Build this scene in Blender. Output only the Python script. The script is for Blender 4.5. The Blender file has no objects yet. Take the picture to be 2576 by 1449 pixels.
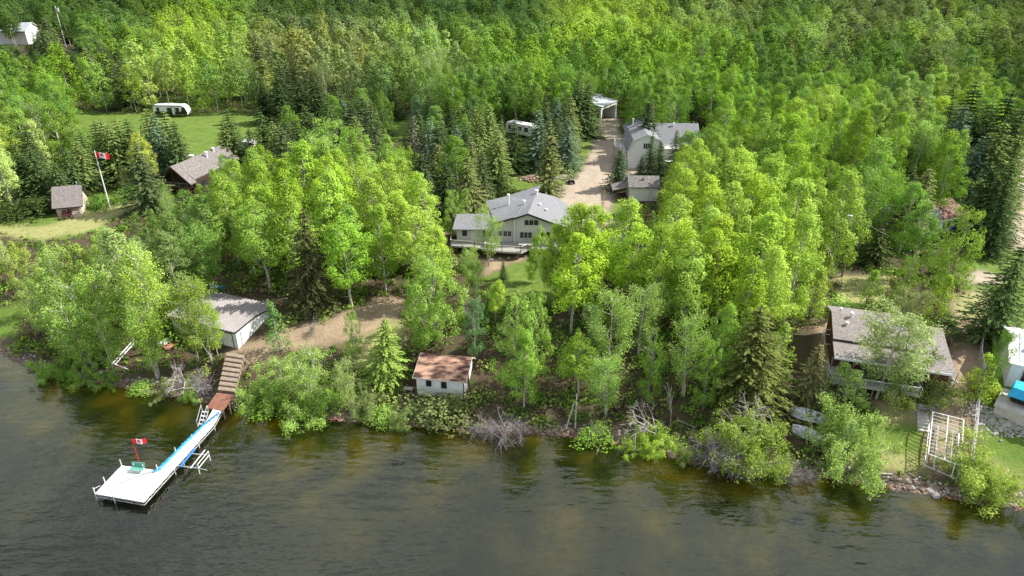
import bpy, math, random, bisect
import numpy as np
from mathutils import Vector, Matrix, Quaternion

# ------------------------------------------------------------------ camera, sky, sun, exposure
S = bpy.context.scene
COL = S.collection
F = 1750.0                      # focal length in units of a 2576 px wide picture
PITCH = math.atan(0.5)
H = 50.0
cam = bpy.data.cameras.new("camera"); camo = bpy.data.objects.new("camera", cam); COL.objects.link(camo)
cam.sensor_width = 36.0; cam.lens = 36.0 * F / 2576.0
cam.clip_start = 0.5; cam.clip_end = 5000
camo.location = (0, 0, H); camo.rotation_euler = (math.pi / 2 - PITCH, 0, 0)
S.camera = camo

SUN_AZ = math.atan2(0.975, 0.22)      # from +Y towards +X
SUN_EL = math.radians(43)
w = bpy.data.worlds.new("World"); S.world = w; w.use_nodes = True
nt = w.node_tree; nt.nodes.clear()
wo = nt.nodes.new('ShaderNodeOutputWorld'); bg = nt.nodes.new('ShaderNodeBackground')
sky = nt.nodes.new('ShaderNodeTexSky'); sky.sky_type = 'NISHITA'; sky.sun_disc = False
sky.sun_elevation = SUN_EL; sky.sun_rotation = SUN_AZ; sky.altitude = 700; sky.dust_density = 2.0
# broken cloud over the blue
tc = nt.nodes.new('ShaderNodeTexCoord'); mp = nt.nodes.new('ShaderNodeMapping'); mp.inputs['Scale'].default_value = (1, 1, 2.6)
cn = nt.nodes.new('ShaderNodeTexNoise'); cn.inputs['Scale'].default_value = 2.3; cn.inputs['Detail'].default_value = 5
cr = nt.nodes.new('ShaderNodeValToRGB'); cr.color_ramp.elements[0].position = 0.36; cr.color_ramp.elements[1].position = 0.62
mx = nt.nodes.new('ShaderNodeMix'); mx.data_type = 'RGBA'
mx.inputs['B'].default_value = (6.6, 6.75, 6.8, 1)
nt.links.new(tc.outputs['Generated'], mp.inputs['Vector']); nt.links.new(mp.outputs['Vector'], cn.inputs['Vector'])
nt.links.new(cn.outputs['Fac'], cr.inputs['Fac']); nt.links.new(cr.outputs['Color'], mx.inputs['Factor'])
nt.links.new(sky.outputs['Color'], mx.inputs['A']); nt.links.new(mx.outputs['Result'], bg.inputs['Color'])
bg.inputs['Strength'].default_value = 0.10
nt.links.new(bg.outputs['Background'], wo.inputs['Surface'])

sl = bpy.data.lights.new("sun", 'SUN'); sl.energy = 5.0; sl.angle = math.radians(0.5); sl.color = (1.0, 0.95, 0.87)
so = bpy.data.objects.new("sun", sl); COL.objects.link(so)
sdir = Vector((math.sin(SUN_AZ) * math.cos(SUN_EL), math.cos(SUN_AZ) * math.cos(SUN_EL), math.sin(SUN_EL)))
so.rotation_euler = sdir.to_track_quat('Z', 'Y').to_euler(); so.location = (100, 100, 150)
S.view_settings.view_transform = 'Standard'; S.view_settings.look = 'None'
S.view_settings.exposure = 0.85; S.view_settings.gamma = 1.0
S.cycles.max_bounces = 6; S.cycles.diffuse_bounces = 3; S.cycles.transparent_max_bounces = 8
S.cycles.glossy_bounces = 2; S.cycles.transmission_bounces = 3

# ------------------------------------------------------------------ terrain
cp, sp = math.cos(PITCH), math.sin(PITCH)
SH = [(-700,700),(-300,820),(0,880),(100,932),(270,962),(530,1008),(640,1032),(800,1047),(1000,1062),(1200,1080),(1400,1090),(1500,1098),
      (1700,1147),(1800,1168),(2050,1190),(2130,1206),(2400,1247),(2576,1276),(2900,1330),(3400,1400)]
def ray(px, py):
    u = (px - 1288) / F; v = (py - 724.5) / F
    return (u, cp - v * sp, -sp - v * cp)
def AT(px, py, z):
    d = ray(px, py); t = (z - H) / d[2]; return Vector((d[0] * t, d[1] * t, z))
SHW = [AT(a, b, 0) for a, b in SH]; SHX = [p.x for p in SHW]; SHY = [p.y for p in SHW]
def sstep(t): t = np.clip(t, 0, 1); return t * t * (3 - 2 * t)
def terr_np(x, y):
    d = y - np.interp(x, SHX, SHY)
    b = np.clip(d / 16, 0, 1); b = b * b * (3 - 2 * b) * 0.55 + b * 0.45
    land = 4.0 * b + 2.25 * np.clip((d - 16) / 75, 0, 1)
    return np.where(d < 0, np.maximum(-3.5, d * 0.16), land)
def terr(x, y):
    i = min(max(bisect.bisect(SHX, x), 1), len(SHX) - 1)
    t = min(max((x - SHX[i-1]) / (SHX[i] - SHX[i-1]), 0), 1)
    d = y - (SHY[i-1] + (SHY[i] - SHY[i-1]) * t)
    if d < 0: return max(-3.5, d * 0.16)
    b = min(d / 16, 1); b = b * b * (3 - 2 * b) * 0.55 + b * 0.45
    return 4.0 * b + 2.25 * min(max((d - 16) / 75, 0), 1)
def G(px, py, h=0.0):
    d = ray(px, py); t = 10.0
    while t < 1500:
        if H + d[2] * t < terr(d[0] * t, d[1] * t) + h: break
        t += 1.0
    lo, hi = t - 1, t
    for _ in range(18):
        m = (lo + hi) / 2
        if H + d[2] * m < terr(d[0] * m, d[1] * m) + h: hi = m
        else: lo = m
    return Vector((d[0] * hi, d[1] * hi, H + d[2] * hi - h))
def proj(x, y, z):
    dz = z - H; zc = y * cp - dz * sp
    return 1288 + F * x / zc, 724.5 - F * (y * sp + dz * cp) / zc
def inpoly(x, y, P):
    c = False; j = len(P) - 1
    for i in range(len(P)):
        a, b = P[i]; a2, b2 = P[j]
        if (b > y) != (b2 > y) and x < (a2 - a) * (y - b) / (b2 - b) + a: c = not c
        j = i
    return c

# ------------------------------------------------------------------ materials
MATS = {}
def node(nt, t, **kw):
    n = nt.nodes.new(t)
    for k, v in kw.items(): setattr(n, k, v)
    return n
def mat(name, c1, c2=None, rough=0.8, scale=2.0, bump=0.0, metal=0.0, detail=6, stretch=None, spec=0.3, lo=0.35, hi=0.65):
    if name in MATS: return MATS[name]
    m = bpy.data.materials.new(name); m.use_nodes = True; t = m.node_tree
    p = t.nodes['Principled BSDF']; p.inputs['Roughness'].default_value = rough; p.inputs['Metallic'].default_value = metal
    p.inputs['Specular IOR Level'].default_value = spec
    if c2 is None: c2 = tuple(v * 0.8 for v in c1)
    co = node(t, 'ShaderNodeTexCoord'); mpn = node(t, 'ShaderNodeMapping')
    if stretch: mpn.inputs['Scale'].default_value = stretch
    n = node(t, 'ShaderNodeTexNoise'); n.inputs['Scale'].default_value = scale; n.inputs['Detail'].default_value = detail
    r = node(t, 'ShaderNodeValToRGB'); e = r.color_ramp.elements
    e[0].position = lo; e[1].position = hi; e[0].color = (*c1, 1); e[1].color = (*c2, 1)
    t.links.new(co.outputs['Object'], mpn.inputs['Vector']); t.links.new(mpn.outputs['Vector'], n.inputs['Vector'])
    t.links.new(n.outputs['Fac'], r.inputs['Fac']); t.links.new(r.outputs['Color'], p.inputs['Base Color'])
    if bump:
        b = node(t, 'ShaderNodeBump'); b.inputs['Strength'].default_value = bump; b.inputs['Distance'].default_value = 0.05
        t.links.new(n.outputs['Fac'], b.inputs['Height']); t.links.new(b.outputs['Normal'], p.inputs['Normal'])
    MATS[name] = m; return m

def leaf_mat(name, trans=0.35, attr=None):
    m = bpy.data.materials.new(name); m.use_nodes = True; t = m.node_tree; t.nodes.clear()
    out = node(t, 'ShaderNodeOutputMaterial'); d = node(t, 'ShaderNodeBsdfDiffuse'); tr = node(t, 'ShaderNodeBsdfTranslucent')
    mixs = node(t, 'ShaderNodeMixShader'); mixs.inputs[0].default_value = trans
    a = node(t, 'ShaderNodeAttribute', attribute_name='var')
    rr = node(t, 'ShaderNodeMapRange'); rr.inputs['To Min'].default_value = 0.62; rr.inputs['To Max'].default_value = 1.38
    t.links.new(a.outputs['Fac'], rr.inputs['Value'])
    if attr: c = node(t, 'ShaderNodeAttribute', attribute_name=attr)
    else: c = node(t, 'ShaderNodeObjectInfo')
    v = node(t, 'ShaderNodeVectorMath', operation='SCALE')
    t.links.new(c.outputs['Color'], v.inputs[0]); t.links.new(rr.outputs['Result'], v.inputs['Scale'])
    g = node(t, 'ShaderNodeMix', data_type='RGBA', blend_type='MULTIPLY'); g.inputs['Factor'].default_value = 1.0
    g.inputs['B'].default_value = (1.15, 1.25, 0.55, 1)
    t.links.new(v.outputs[0], g.inputs['A'])
    t.links.new(v.outputs[0], d.inputs['Color']); t.links.new(g.outputs['Result'], tr.inputs['Color'])
    t.links.new(d.outputs[0], mixs.inputs[1]); t.links.new(tr.outputs[0], mixs.inputs[2]); t.links.new(mixs.outputs[0], out.inputs['Surface'])
    return m
M_LEAF = leaf_mat('leaves', 0.30); M_NEEDLE = leaf_mat('needles', 0.12)
M_WOODS = leaf_mat('woods_leaves', 0.26, 'tcol')
M_BARKW = mat('pale_bark', (0.50, 0.47, 0.40), (0.20, 0.18, 0.14), scale=3.0, stretch=(1, 1, 0.6), bump=0.3, lo=0.45, hi=0.72)
M_BARKD = mat('dark_bark', (0.13, 0.105, 0.08), (0.06, 0.05, 0.04), scale=4.0)
M_BARKG = mat('grey_bark', (0.30, 0.28, 0.25), (0.16, 0.145, 0.12), scale=4.0)
M_DEAD = mat('dead_wood', (0.48, 0.43, 0.41), (0.30, 0.26, 0.25), scale=3.0)
M_RUST = mat('rusty_dead_twigs', (0.24, 0.14, 0.10), (0.15, 0.10, 0.08), scale=3.0)
M_WHITE = mat('white_paint', (0.78, 0.78, 0.76), (0.70, 0.70, 0.68), rough=0.6, scale=1.2)
M_SIDE = mat('grey_siding', (0.64, 0.63, 0.615), (0.58, 0.57, 0.555), rough=0.7, scale=1.0, stretch=(0.3, 0.3, 8))
M_BARNS = mat('cream_siding', (0.84, 0.83, 0.80), (0.78, 0.77, 0.74), rough=0.7, scale=1.0, stretch=(0.3, 0.3, 8))
M_SHGREY = mat('grey_shingles', (0.145, 0.15, 0.165), (0.235, 0.24, 0.255), scale=5.5, detail=8, bump=0.6, rough=0.85, stretch=(0.6, 1.2, 1.2))
M_SHBRN = mat('brown_shingles', (0.15, 0.132, 0.128), (0.27, 0.242, 0.235), scale=4.5, detail=8, bump=0.6, rough=0.85, stretch=(0.6, 1.4, 1.2))
M_SHOLD = mat('weathered_shakes', (0.09, 0.08, 0.078), (0.25, 0.23, 0.22), scale=3.2, detail=5, bump=0.8, rough=0.9, stretch=(0.8, 2.2, 2))
M_RUSTY = mat('mossy_rust_shingles', (0.055, 0.028, 0.024), (0.42, 0.26, 0.18), scale=0.9, detail=9, bump=0.7, rough=0.95, lo=0.40, hi=0.62, stretch=(0.7, 1.6, 1))
M_DARKW = mat('dark_logs', (0.075, 0.040, 0.026), (0.035, 0.020, 0.014), scale=2.0, stretch=(0.3, 0.3, 5))
M_TRIM = mat('dark_trim', (0.035, 0.030, 0.028), rough=0.6)
M_GLASS = mat('window_glass', (0.015, 0.018, 0.02), (0.03, 0.035, 0.04), rough=0.12, spec=0.6, scale=0.6)
M_METRF = mat('mauve_metal_roof', (0.36, 0.332, 0.33), (0.30, 0.278, 0.278), rough=0.55, scale=0.8, metal=0.0, spec=0.4)
M_GALV = mat('pale_metal_roof', (0.40, 0.43, 0.46), (0.33, 0.36, 0.39), rough=0.45, scale=0.8, spec=0.5)
M_ALU = mat('galvanised_tube', (0.60, 0.60, 0.62), (0.48, 0.48, 0.50), rough=0.45, metal=0.2, spec=0.5)
M_DECKW = mat('grey_deck_boards', (0.40, 0.38, 0.36), (0.30, 0.285, 0.27), scale=2, stretch=(6, 0.5, 1))
M_DOCK = mat('white_dock_boards', (0.74, 0.74, 0.73), (0.62, 0.62, 0.61), scale=1.6, stretch=(0.4, 7, 1), rough=0.5)
M_BRDECK = mat('red_brown_boards', (0.20, 0.085, 0.055), (0.28, 0.14, 0.10), scale=2.2, stretch=(1, 1, 1), lo=0.4, hi=0.7)
M_TIMBER = mat('old_timber', (0.16, 0.115, 0.085), (0.26, 0.20, 0.15), scale=3)
M_BLUE = mat('blue_tarp', (0.01, 0.30, 0.62), (0.02, 0.42, 0.75), rough=0.45, scale=2.0, bump=0.8)
M_BLUEP = mat('blue_plastic', (0.03, 0.19, 0.62), rough=0.4)
M_BLUEN = mat('blue_netting', (0.01, 0.22, 0.55), (0.10, 0.42, 0.68), rough=0.5, scale=6, lo=0.45, hi=0.6)
M_GREYN = mat('grey_netting', (0.22, 0.25, 0.28), (0.5, 0.52, 0.55), rough=0.6, scale=6)
M_GREENB = mat('green_bench_paint', (0.10, 0.34, 0.27), (0.13, 0.40, 0.32), rough=0.5)
M_RED = mat('red_paint', (0.52, 0.02, 0.03), rough=0.5)
M_FLAGR = mat('flag_red', (0.62, 0.015, 0.03), (0.55, 0.012, 0.028), rough=0.7)
M_FLAGW = mat('flag_white', (0.82, 0.82, 0.82), rough=0.7)
M_BLACK = mat('black_plastic', (0.02, 0.02, 0.022), rough=0.5)
M_GREYT = mat('grey_tarp', (0.58, 0.60, 0.63), (0.36, 0.37, 0.39), scale=2.2, bump=0.8, rough=0.7, lo=0.42, hi=0.58)
M_ROCK = mat('shore_rock', (0.25, 0.195, 0.155), (0.13, 0.095, 0.075), scale=2.2, detail=4)
M_ROCKG = mat('grey_rock', (0.42, 0.40, 0.38), (0.26, 0.25, 0.24), scale=1.5, detail=4)
M_ROCKR = mat('rusty_rock', (0.25, 0.105, 0.055), (0.15, 0.07, 0.04), scale=1.5, detail=4)
M_CONC = mat('pale_concrete', (0.52, 0.50, 0.46), (0.42, 0.40, 0.37), scale=1.2)
M_FOUND = mat('grey_foundation', (0.26, 0.26, 0.26), (0.20, 0.20, 0.20), scale=2)
M_CHAIR = mat('red_brown_chair_paint', (0.10, 0.035, 0.035), rough=0.6)
M_TAN = mat('tan_siding', (0.52, 0.46, 0.36), (0.46, 0.40, 0.31), scale=1.0, stretch=(0.3, 0.3, 6))
M_ORANGE = mat('orange_tarp', (0.50, 0.17, 0.09), (0.42, 0.22, 0.16), scale=3, bump=0.6)

# ------------------------------------------------------------------ mesh helpers
class MB:
    def __init__(s): s.v = []; s.f = []; s.m = []
    def face(s, pts, m=0):
        i = len(s.v); s.v += [Vector(p) for p in pts]; s.f.append(tuple(range(i, i + len(pts)))); s.m.append(m); return s
    def hexa(s, b, t, m=0):
        i = len(s.v); s.v += [Vector(p) for p in b] + [Vector(p) for p in t]; n = len(b)
        s.f.append(tuple(range(i + n - 1, i - 1, -1))); s.f.append(tuple(range(i + n, i + 2 * n))); s.m += [m, m]
        for k in range(n):
            k2 = (k + 1) % n; s.f.append((i + k, i + k2, i + n + k2, i + n + k)); s.m.append(m)
        return s
    def box(s, x0, x1, y0, y1, z0, z1, T=None, m=0):
        b = [(x0, y0, z0), (x1, y0, z0), (x1, y1, z0), (x0, y1, z0)]; t = [(x0, y0, z1), (x1, y0, z1), (x1, y1, z1), (x0, y1, z1)]
        if T: b = [T @ Vector(p) for p in b]; t = [T @ Vector(p) for p in t]
        return s.hexa(b, t, m)
    def tube(s, a, b, r0, r1=None, n=6, m=0, T=None):
        a, b = Vector(a), Vector(b)
        if T: a, b = T @ a, T @ b
        r1 = r0 if r1 is None else r1; d = (b - a)
        if d.length < 1e-5: return s
        d.normalize(); u = d.orthogonal().normalized(); w_ = d.cross(u)
        A = [a + (u * math.cos(k * 2 * math.pi / n) + w_ * math.sin(k * 2 * math.pi / n)) * r0 for k in range(n)]
        B = [b + (u * math.cos(k * 2 * math.pi / n) + w_ * math.sin(k * 2 * math.pi / n)) * r1 for k in range(n)]
        return s.hexa(A, B, m)
    def slab(s, pts, th, m=0):       # roof plane with thickness downwards
        return s.hexa([Vector(p) - Vector((0, 0, th)) for p in pts], pts, m)
    def prism(s, poly, z0, z1, m=0, T=None):
        b = [Vector((p[0], p[1], z0)) for p in poly]; t = [Vector((p[0], p[1], z1)) for p in poly]
        if T: b = [T @ p for p in b]; t = [T @ p for p in t]
        return s.hexa(b, t, m)
    def rock(s, c, r, rng, m=0, flat=0.7):
        n, k = 6, 3; i = len(s.v); c = Vector(c)
        s.v.append(c + Vector((0, 0, r * flat)))
        ph = rng.random() * 6; q = [r * rng.uniform(0.7, 1.25) for _ in range(n)]
        for j, (zz, rr) in enumerate(((0.45, 0.8), (-0.2, 1.0))):
            for a in range(n):
                an = ph + a * 2 * math.pi / n
                s.v.append(c + Vector((math.cos(an) * q[a] * rr, math.sin(an) * q[a] * rr, zz * r * flat * rng.uniform(.7, 1.3))))
        for a in range(n):
            b = (a + 1) % n
            s.f.append((i, i + 1 + a, i + 1 + b)); s.f.append((i + 1 + a, i + 1 + n + a, i + 1 + n + b, i + 1 + b)); s.m += [m, m]
        return s
    def build(s, name, mats, parent=None, smooth=False):
        if not isinstance(mats, (list, tuple)): mats = [mats]
        off = Vector(parent_world(parent)) if parent else Vector((0, 0, 0))
        me = bpy.data.meshes.new(name); me.from_pydata([tuple(v - off) for v in s.v], [], s.f)
        for m in mats: me.materials.append(m)
        me.polygons.foreach_set('material_index', s.m)
        if smooth: me.polygons.foreach_set('use_smooth', [True] * len(s.f))
        me.update()
        o = bpy.data.objects.new(name, me); COL.objects.link(o)
        if parent: o.parent = parent
        return o
WPOS = {}
def parent_world(o):
    p = Vector(o.location)
    while o.parent: o = o.parent; p = p + Vector(o.location)
    return p
def thing(name, label, cat, loc, group=None):
    o = bpy.data.objects.new(name, None); COL.objects.link(o); o.location = loc
    o.empty_display_size = 0.3
    o['label'] = label; o['category'] = cat
    if group: o['group'] = group
    return o
def tag(o, label, cat, group=None):
    o['label'] = label; o['category'] = cat
    if group: o['group'] = group
    return o
def single(mb, name, m, loc, label, cat, group=None):
    """a thing that is one mesh with its origin at loc"""
    o = mb.build(name, m); off = Vector(loc)
    o.data.transform(Matrix.Translation(-off)); o.location = off
    return tag(o, label, cat, group)
def frame(A, B):
    """local frame: x from A to B on the ground plane, y to the back (left of x), z up"""
    A, B = Vector(A), Vector(B); x = (B - A); x.z = 0; L = x.length; x.normalize(); y = Vector((-x.y, x.x, 0))
    return Matrix(((x.x, y.x, 0, A.x), (x.y, y.y, 0, A.y), (0, 0, 1, A.z), (0, 0, 0, 1))), L
def tf(T, *p): return T @ Vector(p)
def window(parent, T, x0, x1, z0, z1, y=-0.02, nx=2, fm=None, name='window', depth=0.07):
    """framed window on the local plane y (facing -y)"""
    fm = fm or M_WHITE; f = MB(); g = MB(); t = 0.07
    f.box(x0, x1, y - depth, y, z0 - t, z0, T); f.box(x0, x1, y - depth, y, z1, z1 + t, T)
    f.box(x0 - t, x0, y - depth, y, z0 - t, z1 + t, T); f.box(x1, x1 + t, y - depth, y, z0 - t, z1 + t, T)
    for i in range(1, nx):
        xm = x0 + (x1 - x0) * i / nx; f.box(xm - 0.035, xm + 0.035, y - depth, y, z0, z1, T)
    o = f.build(name, fm, parent)
    g.box(x0, x1, y - 0.02, y - 0.005, z0, z1, T); p = g.build('pane', M_GLASS, o)
    return o
def door(parent, T, x0, x1, z0, z1, m, y=-0.01, lines=0, name='door', fm=None):
    d = MB(); d.box(x0, x1, y - 0.05, y, z0, z1, T); o = d.build(name, m, parent)
    fr = MB(); t = 0.07
    fr.box(x0 - t, x0, y - 0.07, y, z0, z1 + t, T); fr.box(x1, x1 + t, y - 0.07, y, z0, z1 + t, T); fr.box(x0, x1, y - 0.07, y, z1, z1 + t, T)
    for i in range(1, lines + 1):
        z = z0 + (z1 - z0) * i / (lines + 1); fr.box(x0, x1, y - 0.056, y - 0.05, z - 0.015, z + 0.015, T)
    fr.build('frame', fm or M_WHITE, o)
    h = MB(); h.box((x1 - 0.2), (x1 - 0.1), y - 0.12, y - 0.05, (z0 + z1) / 2 - 0.05, (z0 + z1) / 2 + 0.05, T); h.build('handle', M_BLACK, o)
    return o
RNG = random.Random(11)

# ------------------------------------------------------------------ ground, lake bed, lawns, driveway, paths
LAWNS = [
 [(140,281),(640,283),(850,288),(1062,290),(1062,345),(700,410),(640,470),(380,475),(220,430)],
 [(1180,508),(1230,462),(1330,442),(1440,425),(1450,355),(1510,345),(1497,380),(1452,440),(1387,483),(1340,494),(1225,515)],
 [(1545,500),(1578,505),(1582,585),(1540,590),(1520,540)],
 [(1215,692),(1325,650),(1500,655),(1440,765),(1330,765),(1240,728)],
 [(-80,525),(120,515),(140,470),(165,445),(215,455),(330,485),(420,483),(345,520),(225,585),(120,604),(30,590),(-80,565)],
 [(-80,800),(60,755),(70,790),(30,862),(-80,850)],
 [(2415,430),(2560,395),(2720,395),(2720,1290),(2560,1250),(2455,1215),(2452,1060),(2478,930),(2480,770),(2415,735),(2430,600)],
 [(2120,1185),(2150,1125),(2215,1055),(2335,1055),(2330,1185),(2220,1195)],
]
GRAVEL = [
 [(1508,300),(1552,290),(1564,335),(1577,392),(1640,412),(1668,465),(1560,472),(1534,520),(1530,565),(1500,610),(1390,540),(1372,505),(1395,480),(1452,442),(1490,385),(1500,345)],
 [(2552,370),(2720,370),(2720,660),(2540,628)], [(2425,695),(2470,680),(2520,690),(2515,715),(2440,715)],
]
DIRT = [
 [(565,885),(650,862),(700,828),(830,800),(905,775),(960,745),(1018,748),(1015,790),(985,815),(930,838),(860,862),(760,880),(700,888),(640,925),(575,930)], [(1062,578),(1122,585),(1118,640),(1065,630)],
 [(2395,742),(2475,732),(2484,930),(2445,1050),(2425,1200),(2332,1200),(2332,1062),(2218,1060),(2185,1010),(2330,1000),(2400,980)],
 [(2105,690),(2250,700),(2220,765),(2115,765)], [(2050,790),(2106,790),(2106,965),(2060,965)],
 [(1150,460),(1260,455),(1230,490),(1150,495)], [(1240,640),(1345,625),(1345,642),(1225,690),(1205,700)],
]
LAWNS.append([(865,868),(930,842),(1012,800),(1006,880),(990,930),(930,950),(880,905)])
DRY = [[(865,868),(930,842),(1012,800),(1006,880),(990,930),(930,950),(880,905)],[(120,600),(150,555),(260,515),(420,483),(345,520),(225,585)], [(-80,590),(40,560),(100,575),(150,560),(120,604)],
       [(2130,1195),(2150,1140),(2200,1120),(2320,1160),(2330,1200)], [(2460,1150),(2570,1190),(2570,1260),(2480,1230)], [(2100,690),(2260,695),(2230,770),(2110,770)], [(2405,740),(2475,735),(2470,800),(2405,800)], [(2225,1000),(2330,1040),(2240,1070),(2215,1060)]]
def axis(segs):
    out = [segs[0][0]]
    for a, b, s0, s1 in segs:
        x = a
        while x < b:
            st = s0 + (s1 - s0) * (x - a) / (b - a); x += st; out.append(min(x, b))
    return np.array(sorted(set(out)))
xs = np.concatenate([-axis([(115, 1200, 1.0, 60)])[::-1], axis([(-114.4, 114.4, 0.6, 0.6)]), axis([(115, 1200, 1.0, 60)])])
ys = axis([(-120, 35, 10, 2), (35, 125, 0.5, 0.5), (125, 215, 0.8, 0.8), (215, 2000, 2, 60)])
X, Y = np.meshgrid(xs, ys); rs = np.random.RandomState(3)
def vnoise(X, Y, s, seed):
    r = np.random.RandomState(seed); g = r.rand(64, 64)
    x = X / s; y = Y / s; xi = np.floor(x).astype(int); yi = np.floor(y).astype(int); fx = x - xi; fy = y - yi
    fx = fx * fx * (3 - 2 * fx); fy = fy * fy * (3 - 2 * fy)
    a = g[xi % 64, yi % 64]; b = g[(xi + 1) % 64, yi % 64]; c = g[xi % 64, (yi + 1) % 64]; d = g[(xi + 1) % 64, (yi + 1) % 64]
    return (a * (1 - fx) + b * fx) * (1 - fy) + (c * (1 - fx) + d * fx) * fy
Z = terr_np(X, Y)
D = Y - np.interp(X, SHX, SHY)
Zn = Z + np.where(D > 0.5, 1, 0.5) * ((vnoise(X, Y, 2.3, 1) - .5) * 0.22 + (vnoise(X, Y, 0.9, 2) - .5) * 0.10)
zc = np.maximum(Y * cp - (Z - H) * sp, 1.0)
PX = 1288 + F * X / zc + (vnoise(X, Y, 1.6, 5) - .5) * 14; PY = 724.5 - F * (Y * sp + (Z - H) * cp) / zc + (vnoise(X, Y, 1.6, 6) - .5) * 10
def mask(polys):
    M = np.zeros(X.shape, bool)
    for P in polys:
        c = np.zeros(X.shape, bool); j = len(P) - 1
        for i in range(len(P)):
            a, b = P[i]; a2, b2 = P[j]
            if b != b2: c ^= ((b > PY) != (b2 > PY)) & (PX < (a2 - a) * (PY - b) / (b2 - b) + a)
            j = i
        M |= c
    return (M & (Y > 20) & (D > 0.3)).astype(float)
def blur(M, n=2):
    for _ in range(n):
        P = np.pad(M, 1, mode='edge'); M = (P[:-2, 1:-1] + P[2:, 1:-1] + P[1:-1, :-2] + P[1:-1, 2:] + 2 * P[1:-1, 1:-1]) / 6
    return M
WG = blur(mask(GRAVEL)); WD = blur(mask(DIRT)); WL = blur(mask(LAWNS)) * (1 - WG) * (1 - WD); WY = blur(mask(DRY), 4)
WS = blur(((D > -1.5) & (D < 2.2)).astype(float), 1)
ny, nx_ = X.shape
verts = np.stack([X, Y, Zn], -1).reshape(-1, 3)
idx = np.arange(nx_ * ny).reshape(ny, nx_)
Q = np.stack([idx[:-1, :-1], idx[:-1, 1:], idx[1:, 1:], idx[1:, :-1]], -1).reshape(-1, 4)
def fa(W): return W.reshape(-1)[Q].mean(1)
fL, fG, fD, fY, fd = fa(WL), fa(WG), fa(WD), fa(WY), fa(D)
zone = np.where(fd < 0, 4, np.where(fG > .5, 2, np.where(fD > .5, 3, np.where(fL > .5, 1, 0))))
def ground_mat():
    m = bpy.data.materials.new('soil_and_turf'); m.use_nodes = True; t = m.node_tree
    p = t.nodes['Principled BSDF']; p.inputs['Roughness'].default_value = 0.95; p.inputs['Specular IOR Level'].default_value = 0.15
    co = node(t, 'ShaderNodeTexCoord')
    def noi(sc, de=6, st=None):
        n = node(t, 'ShaderNodeTexNoise'); n.inputs['Scale'].default_value = sc; n.inputs['Detail'].default_value = de
        if st:
            mm = node(t, 'ShaderNodeMapping'); mm.inputs['Scale'].default_value = st; t.links.new(co.outputs['Object'], mm.inputs['Vector']); t.links.new(mm.outputs['Vector'], n.inputs['Vector'])
        else: t.links.new(co.outputs['Object'], n.inputs['Vector'])
        return n.outputs['Fac']
    def ramp(f, stops):
        r = node(t, 'ShaderNodeValToRGB'); e = r.color_ramp.elements
        while len(e) < len(stops): e.new(0.5)
        for k, (ps, c) in enumerate(stops): e[k].position = ps; e[k].color = (*c, 1)
        t.links.new(f, r.inputs['Fac']); return r.outputs['Color']
    def mixc(fac, a, b):
        n = node(t, 'ShaderNodeMix', data_type='RGBA'); t.links.new(fac, n.inputs['Factor']); t.links.new(a, n.inputs['A']); t.links.new(b, n.inputs['B']); return n.outputs['Result']
    fine, mid, big = noi(3.5, 8), noi(0.7, 6), noi(0.09, 4)
    floor = ramp(mid, [(0.30, (0.050, 0.036, 0.022)), (0.50, (0.085, 0.063, 0.040)), (0.62, (0.055, 0.072, 0.022)), (0.75, (0.11, 0.085, 0.055))])
    lawn = mixc(noi(0.22, 6), ramp(fine, [(0.3, (0.055, 0.115, 0.016)), (0.7, (0.115, 0.185, 0.028))]), ramp(mid, [(0.3, (0.075, 0.135, 0.022)), (0.5, (0.125, 0.18, 0.034)), (0.7, (0.20, 0.22, 0.065))]))
    dry = ramp(noi(1.1, 7), [(0.3, (0.24, 0.24, 0.09)), (0.52, (0.29, 0.28, 0.12)), (0.68, (0.15, 0.205, 0.05))])
    grav = mixc(noi(0.5, 7, (1, 0.25, 1)), ramp(fine, [(0.3, (0.29, 0.235, 0.18)), (0.7, (0.42, 0.355, 0.275))]), ramp(mid, [(0.3, (0.27, 0.225, 0.17)), (0.7, (0.40, 0.34, 0.265))]))
    dirt = mixc(noi(0.35, 7), ramp(fine, [(0.3, (0.25, 0.185, 0.125)), (0.7, (0.38, 0.29, 0.20))]), ramp(mid, [(0.35, (0.33, 0.255, 0.17)), (0.6, (0.22, 0.165, 0.105)), (0.72, (0.16, 0.17, 0.06))]))
    bed = ramp(noi(0.22, 6), [(0.38, (0.07, 0.075, 0.012)), (0.52, (0.30, 0.28, 0.030)), (0.66, (0.66, 0.48, 0.05))])
    deep = ramp(noi(0.12, 4), [(0.3, (0.012, 0.016, 0.010)), (0.7, (0.028, 0.030, 0.014))])
    shorec = ramp(noi(2.2, 6), [(0.3, (0.075, 0.058, 0.040)), (0.7, (0.15, 0.12, 0.09))])
    z1 = node(t, 'ShaderNodeAttribute', attribute_name='zone'); z2 = node(t, 'ShaderNodeAttribute', attribute_name='zone2')
    s1 = node(t, 'ShaderNodeSeparateColor'); s2 = node(t, 'ShaderNodeSeparateColor')
    t.links.new(z1.outputs['Color'], s1.inputs[0]); t.links.new(z2.outputs['Color'], s2.inputs[0])
    c = mixc(s1.outputs[0], floor, lawn)
    c = mixc(s1.outputs[1], c, grav); c = mixc(s1.outputs[2], c, dirt); c = mixc(s2.outputs[0], c, dry); c = mixc(s2.outputs[1], c, shorec)
    bb = mixc(s2.outputs[2], bed, deep)
    geo = node(t, 'ShaderNodeNewGeometry'); sx = node(t, 'ShaderNodeSeparateXYZ'); t.links.new(geo.outputs['Position'], sx.inputs[0])
    mr = node(t, 'ShaderNodeMapRange'); mr.inputs['From Min'].default_value = 0.02; mr.inputs['From Max'].default_value = -0.10; t.links.new(sx.outputs['Z'], mr.inputs['Value'])
    c = mixc(mr.outputs['Result'], c, bb)
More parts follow.
